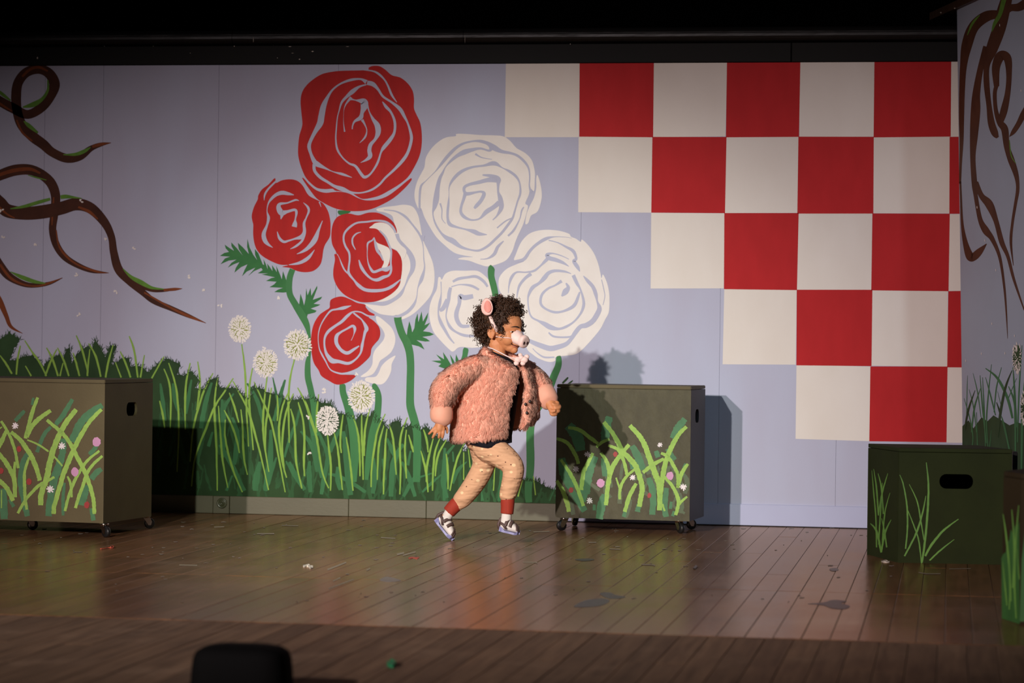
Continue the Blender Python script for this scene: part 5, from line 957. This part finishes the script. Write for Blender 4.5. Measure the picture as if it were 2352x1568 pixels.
jk = link('jacket', me, M['furbase'], kid, True)
# fur strands grow from the shell, combed downwards
rf = np.random.default_rng(7)
me.calc_loop_triangles(); tri = np.zeros(len(me.loop_triangles)*3, int); me.loop_triangles.foreach_get('vertices', tri); tri = tri.reshape(-1, 3)
co = np.zeros(len(me.vertices)*3); me.vertices.foreach_get('co', co); co = co.reshape(-1, 3)
e1_, e2_ = co[tri[:, 1]]-co[tri[:, 0]], co[tri[:, 2]]-co[tri[:, 0]]; nr = np.cross(e1_, e2_); ar = np.linalg.norm(nr, axis=1); nr /= ar[:, None]+1e-12
def strands(N_, p, nrm, length, width, seed_scale=18.0):
    z = np.array([0, 0, -1.0]); tan = z-nrm*(nrm@z)[:, None]; tan /= np.linalg.norm(tan, axis=1)[:, None]+1e-6
    # tufts share a comb direction
    ph = np.sin(p[:, 0]*61+np.sin(p[:, 2]*47)*2)+np.sin(p[:, 2]*83+np.sin(p[:, 1]*59)*2); side = np.cross(nrm, tan)
    dirn = tan*.88+nrm*.32+side*(ph*.52)[:, None]+rf.normal(0, .38, (N_, 3)); dirn /= np.linalg.norm(dirn, axis=1)[:, None]
    L_ = length*rf.uniform(.5, 1.25, N_)
    K = 3000; cid = rf.choice(N_, K, replace=False); kd = KDTree(K)
    for i, c_ in enumerate(cid): kd.insert(p[c_], i)
    kd.balance(); own = np.array([kd.find(q)[1] for q in p])
    td = tan[cid]*.85+nrm[cid]*.40+side[cid]*(ph[cid]*.45+rf.normal(0, .35, K))[:, None]+rf.normal(0, .18, (K, 3)); td /= np.linalg.norm(td, axis=1)[:, None]
    ttip = p[cid]+td*(length*rf.uniform(1.0, 1.9, K))[:, None]
    w = np.cross(dirn, np.array(CD)); w /= np.linalg.norm(w, axis=1)[:, None]+1e-6; w += .35*nrm
    q1 = p+dirn*(L_*.45)[:, None]+nrm*.0025; q2 = p+dirn*L_[:, None]+np.array([0, 0, -1])*(L_*.22)[:, None]
    cl = rf.uniform(.30, .80, N_)[:, None]; q2 = q2*(1-cl)+ttip[own]*cl; q1 = q1*(1-cl*.35)+(p+(ttip[own]-p)*.5)*cl*.35
    h = width/2
    vs = np.stack([p-w*h*.8, p+w*h*.8, q1-w*h, q1+w*h, q2], 1).reshape(-1, 3); b = np.arange(N_)*5
    g = np.cross(w, dirn); fl = (g*nrm).sum(1) < 0
    qa = np.stack([b, b+1, b+3, b+2], 1); ta = np.stack([b+2, b+3, b+4], 1); qa[fl] = qa[fl][:, ::-1]; ta[fl] = ta[fl][:, ::-1]
    return vs, qa, ta
NS = 125000; pick = rf.choice(len(tri), NS, p=ar/ar.sum()); u, v = rf.random(NS), rf.random(NS); fl_ = u+v > 1; u[fl_], v[fl_] = 1-u[fl_], 1-v[fl_]
pp = co[tri[pick, 0]]+e1_[pick]*u[:, None]+e2_[pick]*v[:, None]
# no fur on sleeve ends, inside of the shell and the far panel's lining
cen = np.array(cp(1128, 900, 0)); R3 = np.array(CR); D3 = np.array(CD); U3 = np.array(CU)
rel = pp-cen; rx, rd, ru = rel@R3, rel@D3, rel@U3
radial = R3[None]*rx[:, None]+D3[None]*rd[:, None]; inside = ((radial*nr[pick]).sum(1) < -.2*np.linalg.norm(radial, axis=1)) & (np.abs(rx) < .13) & (rd > -.085) & (ru > -.22)
keep = ~inside; pp, nn_ = pp[keep], nr[pick][keep]
vs, qd, tr3 = strands(len(pp), pp, nn_, .0150, .0015)
fme = bpy.data.meshes.new('fur'); fme.from_pydata(vs.tolist(), [], qd.tolist()+tr3.tolist()); fme.update()
fur = link('fur', fme, M['fur'], jk); fur.location = (0, 0, 0); fur['kind'] = 'stuff'
fme.polygons.foreach_set('use_smooth', [True]*len(fme.polygons))
sn5 = np.repeat(nn_+rf.normal(0, .16, nn_.shape), 5, axis=0); sn5 /= np.linalg.norm(sn5, axis=1)[:, None]
fme.normals_split_custom_set_from_vertices(sn5.tolist())
# smooth cuffs
bm = bmesh.new(); S = [(1014, 928, 20), (1014, 936, 25), (1014, 948, 26.5), (1014, 960, 26), (1013, 969, 22), (1012, 974, 15), (1011.5, 975, 11)]
add_tube(bm, [cp(x, y, -.124) for x, y, r in S], [r*PX for x, y, r in S], 28); bm_obj('cuff', bm, M['cuff'], jk, True)
bm = bmesh.new(); S = [(1243, 888, 21), (1249, 899, 25), (1255, 911, 25.5), (1260, 921, 24), (1263, 927, 19), (1265, 930, 12)]
add_tube(bm, [cp(x, y, .036-.008*i) for i, (x, y, r) in enumerate(S)], [r*PX for x, y, r in S], 28); bm_obj('cuff', bm, M['cuff'], jk, True)
bm = bmesh.new()
pspot = mat('dark toggle', (.02, .012, .010), .5)
for x, y, d in ((1217, 922, -.092), (1207, 928, -.094), (1210, 948, -.096)):  # small dark spots set on the far front panel
    bm = bmesh.new(); ell(bm, cp(x, y, d), (3.2*PX, 2.2*PX, 3.8*PX)); bm_obj('panel_spot', bm, pspot, jk, True)
# smooth lining corner that shows below the far panel
bm = bmesh.new(); P0, P1, P2, P3 = cp(1191, 984, -.084), cp(1202, 960, -.088), cp(1222, 957, -.070), cp(1217, 972, -.060)
add_hexa(bm, [P0, P1, P2, P3], [p+CD*.006 for p in (P0, P1, P2, P3)]); bmesh.ops.recalc_face_normals(bm, faces=bm.faces); bm_obj('lining', bm, M['cuff'], jk)
# ---- hair
bm = bmesh.new(); ell(bm, hp(-.010, 0, .016), (.094, .080, .083), HA, 4)
rh = random.Random(3)
def scalp(x, y, z):
    if abs(y) > .045 and -.040 < x < .012 and z < -.016: return False
    if z > .040: return True
    if x < .040 and z > -.026: return True
    return x < -.030 and z > -.080
kill = []
for vtx in bm.verts:
    q = vtx.co-Hc; x, y, z = q.dot(hf), q.dot(hn), q.dot(hu)
    if not scalp(x, y, z): kill.append(vtx)
    else: vtx.co += (vtx.co-hp(0, 0, .01)).normalized()*rh.uniform(-.002, .008)
bmesh.ops.delete(bm, geom=kill, context='VERTS')
hair = bm_obj('hair', bm, M['hair'], kid, True)
bm = bmesh.new(); cnt = 0
while cnt < 1250:
    th_ = rh.uniform(0, 2*math.pi); cz = rh.uniform(-1, 1); sr = math.sqrt(1-cz*cz)
    q = Vector((sr*math.cos(th_), sr*math.sin(th_), cz)); x, y, z = .088*q.x-.006, .072*q.y, .080*q.z+.006
    if not scalp(x, y, z): continue
    bandx = -.055+.080*max(0, min(1, (.085-z)/.13))
    if abs(x-bandx-.002) < .020 and y > 0 and rh.random() < .95: continue
    cnt += 1
    nrm = (hf*(q.x/.088)+hn*(q.y/.072)+hu*(q.z/.080)).normalized()
    dirn = (nrm+Vector((rh.gauss(0, .28), rh.gauss(0, .28), rh.gauss(0, .25)))-hu*(.5*max(0, min(1, (.055-z)/.1)))-hf*(.25 if x < 0 else 0)).normalized()
    if x > .045: dirn = (dirn+hu*.35-hf*.1).normalized()
    ln_c = rh.uniform(.030, .058)*(1.0 if z > .0 else .85)
    if x > .055 and z < .06: ln_c *= .55
    loose = cnt < 80 and x < .03
    if loose: ln_c = rh.uniform(.055, .070)
    a_, b_ = frame_of(dirn); r0 = rh.uniform(.0045, .0078); turns = ln_c/rh.uniform(.0105, .015); ph0 = rh.uniform(0, 6.28); st_ = hp(x, y, z); np_ = int(7*turns)+3; pts = []
    for k in range(np_):
        t = k/(np_-1); sag = -hu*(.010*t*t)
        rr2 = r0*(.35+.65*min(1, t*3)); an = ph0+turns*2*math.pi*t
        pts.append(st_+dirn*(ln_c*t)+a_*(rr2*math.cos(an))+b_*(rr2*math.sin(an))+sag)
    rr3 = rh.uniform(.0013, .0024)*(.75 if loose else 1); add_tube(bm, pts, [rr3*(1-.4*k/(np_-1)) for k in range(np_)], 4, True)
co_ = bm_obj('curls', bm, M['hair'], hair, True); co_['kind'] = 'stuff'
# ---- pig ears on a headband
bm = bmesh.new(); P_, Rr = [], []
for k in range(25):
    t = math.radians(-14+208*k/24); sx = math.sin(t)
    P_.append(hp(.022-.074*max(0, sx), .109*math.cos(t)-(.020 if sx < 0 else 0), -.012+.122*sx if sx > 0 else -.012+.09*sx)); Rr.append(.0086 if 0 < k < 24 else .004)
add_tube(bm, P_, Rr, 10); hb = bm_obj('headband', bm, M['pig'], kid, True)
def pig_ear(c, axu, axw, face, h, w_):
    bm = bmesh.new(); n = 22; F_, B_ = [], []
    ol = [(w_*(-math.sin(2*math.pi*k/n))*(1-.18*math.cos(2*math.pi*k/n)), h*(math.cos(2*math.pi*k/n))) for k in range(n)]
    rows = []
    for s_, off in ((.15, .004), (.55, .002), (.85, .004), (1.0, .0), (.9, -.006), (.4, -.009)):
        rows.append([bm.verts.new(c+axw*(x*s_)+axu*(z*s_)+face*(off+.010*(x*s_/w_)**2)) for x, z in ol])
    for a, b in zip(rows, rows[1:]):
        for k in range(n): bm.faces.new((a[k], a[(k+1) % n], b[(k+1) % n], b[k]))
    bm.faces.new(rows[0][::-1]); bm.faces.new(rows[-1]); bmesh.ops.recalc_face_normals(bm, faces=bm.faces)
    o = bm_obj('pig_ear', bm, M['pigear'], hb, True)
    bm = bmesh.new(); rows = []
    for s_ in (.05, .35, .62): rows.append([bm.verts.new(c+axw*(x*s_+w_*.14)+axu*(z*s_*1.1-h*.05)+face*(.0100+.010*((x*s_+w_*.14)/w_)**2)) for x, z in ol])
    for a, b in zip(rows, rows[1:]):
        for k in range(n): bm.faces.new((a[k], a[(k+1) % n], b[(k+1) % n], b[k]))
    bm.faces.new(rows[0][::-1]); bmesh.ops.recalc_face_normals(bm, faces=bm.faces); bm_obj('ear_lining', bm, M['pigin'], o, True)
fe = (-CD*.95-CR*.15+CU*.2).normalized(); ue = (CU-CR*.12).normalized(); ue = (ue-fe*ue.dot(fe)).normalized(); we = ue.cross(fe).normalized()
pig_ear(cp(1119, 704, -.108), ue, we, fe, .0395, .0255)
pig_ear(hp(-.050, -.058, .098), hu, hn, (hf*.8+hn*.2).normalized(), .034, .022)
# ---- pig snout mask with its elastic
YS = math.radians(40); sf = (CR*math.cos(YS)-CD*math.sin(YS)-CU*.30).normalized(); sw = -(CD*math.cos(YS)+CR*math.sin(YS)); sw = (sw-sf*sw.dot(sf)).normalized(); su = sw.cross(sf).normalized()
if su.dot(CU) < 0: su = -su
sb = hp(.078, .008, -.058); bm = bmesh.new(); RR = []
for x, r, oz in ((-.012, .0320, .006), (.0, .0325, .006), (.012, .0310, .005), (.022, .0265, .002), (.029, .0240, 0), (.035, .0265, 0), (.043, .0290, 0), (.050, .0285, 0), (.055, .0250, 0), (.0565, .018, 0), (.0560, .008, 0)):
    RR.append([sb+sf*x+su*oz+sw*(r*1.02*math.cos(q)*(1+.05*math.cos(3*q+x*80)))+su*(r*.98*math.sin(q)*(1+.04*math.sin(2*q+x*120))) for q in [2*math.pi*k/32 for k in range(32)]])
rings(bm, RR); bmesh.ops.recalc_face_normals(bm, faces=bm.faces); sn = bm_obj('pig_snout', bm, M['pig'], kid, True)
nost = mat('dark nostril', (.03, .006, .005), .6)
for s in (-1, 1):
    bm = bmesh.new(); ell(bm, sb+sf*.0555+sw*(s*.0112)-su*.004, (.0035, .0052, .0078), (sf, sw, su)); bm_obj('nostril', bm, nost, sn, True)
bm = bmesh.new(); add_tube(bm, [sb+sw*.033+sf*.002]+[surf(1168-30*k/8, 775.5-3.5*k/8+1.2*math.sin(k/8*3.1), .0014) for k in range(9)], .0017, 8); bm_obj('elastic', bm, M['cord'], sn, True)
# ---- cord round the neck with a small plush bow
bm = bmesh.new(); add_tube(bm, [cp(*q) for q in crspline([(1128, 794, .02), (1121, 797, -.035), (1132, 801, -.062), (1150, 810, -.078), (1170, 820, -.088), (1188, 824, -.088)], 5)], .0026, 8); cd2 = bm_obj('neck_cord', bm, M['cord'], kid, True)
bm = bmesh.new()
for x, y, d, r in ((1189, 826, -.094, 8), (1197, 821, -.096, 6), (1204, 826, -.092, 9), (1210, 819, -.088, 6), (1201, 834, -.092, 6), (1186, 834, -.094, 6), (1195, 815, -.09, 5)): ell(bm, cp(x, y, d), (r*PX, r*PX*.7, r*PX*.9))
bm_obj('plush_bow', bm, M['pig'], cd2, True).data.update()
# ================================================================ small things lying on the stage
def scrap(name, label, cat, px, m, th=.0012, lift=.0):
    bm = bmesh.new(); P = [on_floor(x, y) for x, y in crspline(px, 3, True)] if len(px) > 4 else [on_floor(x, y) for x, y in px]
    n = len(P); b = [bm.verts.new((p.x, p.y, .0005)) for p in P]; t = [bm.verts.new((p.x, p.y, .0005+th+lift*(.5+.5*math.sin(i*1.7)))) for i, p in enumerate(P)]
    bm.faces.new(b[::-1]); bm.faces.new(t)
    for i in range(n): bm.faces.new((b[i], b[(i+1) % n], t[(i+1) % n], t[i]))
    bmesh.ops.recalc_face_normals(bm, faces=bm.faces)
    return tag(bm_obj(name, bm, m), label, cat)
redt = mat('red tape', (.62, .10, .06), .6); grn = mat('green scrap', (.02, .25, .10), .5); pap = mat('crumpled paper', (.72, .66, .55), .7)
scrap('paper_scrap', 'small crumpled cream paper scrap on the floor below the red rose', 'scrap', [(696,1301),(704,1299),(712,1300),(719,1304),(713,1307),(707,1302),(699,1303)], pap, .002, .006)
scrap('tape_scrap', 'short red tape scrap on the floor to the left of the sandals', 'scrap', [(938,1281),(946,1279),(955,1280),(963,1280),(958,1284),(949,1282),(942,1283)], redt)
scrap('paper_scrap', 'pale smeared paper patch on the floor left of the reflection', 'scrap', [(872,1332),(885,1325),(898,1326),(921,1333),(905,1336),(885,1336)], mat('grey paper', (.34, .30, .26), .6), .0006)
scrap('wood_splinter', 'dark splinter lying on the boards in front of the middle box', 'scrap', [(1592,1307),(1598,1302),(1602,1303),(1597,1308)], M['stain'], .004, .004)
scrap('green_scrap', 'bright green scrap on the worn front boards', 'scrap', [(889,1529),(894,1524),(903,1523),(909,1528),(905,1534),(895,1533)], grn, .004, .010)
scrap('paper_scrap', 'tiny white scrap at the foot of the low dark green box', 'scrap', [(2024,1290),(2030,1288),(2040,1290),(2043,1292),(2032,1292)], pap, .002, .004)
bm = bmesh.new(); add_tube(bm, [on_floor(x, y, .0035) for x, y in crspline([(231,1260),(240,1259),(250,1257),(258,1258),(261,1255),(257,1253),(254,1256)], 3)], .0022, 6)
tag(bm_obj('red_thread', bm, redt), 'thin red thread curled on the floor in front of the left box', 'thread')
# dark rounded housing at the very front, shaped from its silhouette alone
def loft(bm, rings, cap=True):
    R_ = [[bm.verts.new(p) for p in r] for r in rings]; n = len(R_[0])
    for a, b in zip(R_, R_[1:]):
        for k in range(n): bm.faces.new((a[k], a[(k+1) % n], b[(k+1) % n], b[k])).smooth = True
    if cap: bm.faces.new(R_[0][::-1]); bm.faces.new(R_[-1])
    bmesh.ops.recalc_face_normals(bm, faces=bm.faces)
fc = at_depth(556, 1560, 6.5); fl = empty('dark_silhouette', (fc.x, fc.y, -.007)); tag(fl, 'black rounded housing in silhouette at the front of the stage', 'stage light')
bm = bmesh.new(); wx, dy = .118, .085
prof = [(-.004, 1.0), (.02, 1.04), (.06, 1.02), (.095, .99), (.112, .93), (.122, .80), (.128, .55), (.130, .2)]
zt_ = at_depth(556, 1478, 6.5).z
loft(bm, [[(fc.x+wx*s*math.copysign(abs(math.cos(a))**.55, math.cos(a)), fc.y+dy*s*math.copysign(abs(math.sin(a))**.55, math.sin(a)), -.004+(h+.004)*(zt_+.004)/.134) for a in [k*math.pi/16 for k in range(32)]] for h, s in prof])
bm_obj('housing', bm, mat('black housing', (.006, .006, .006), .8, spec=.1), fl)
bm = bmesh.new()
for k in range(5): add_box(bm, fc.x-.08, fc.x+.08, fc.y+.0845*1.03, fc.y+.0845*1.03+.004, .02+k*.014, .026+k*.014)
bm_obj('vent_fin', bm, M['black'], fl)
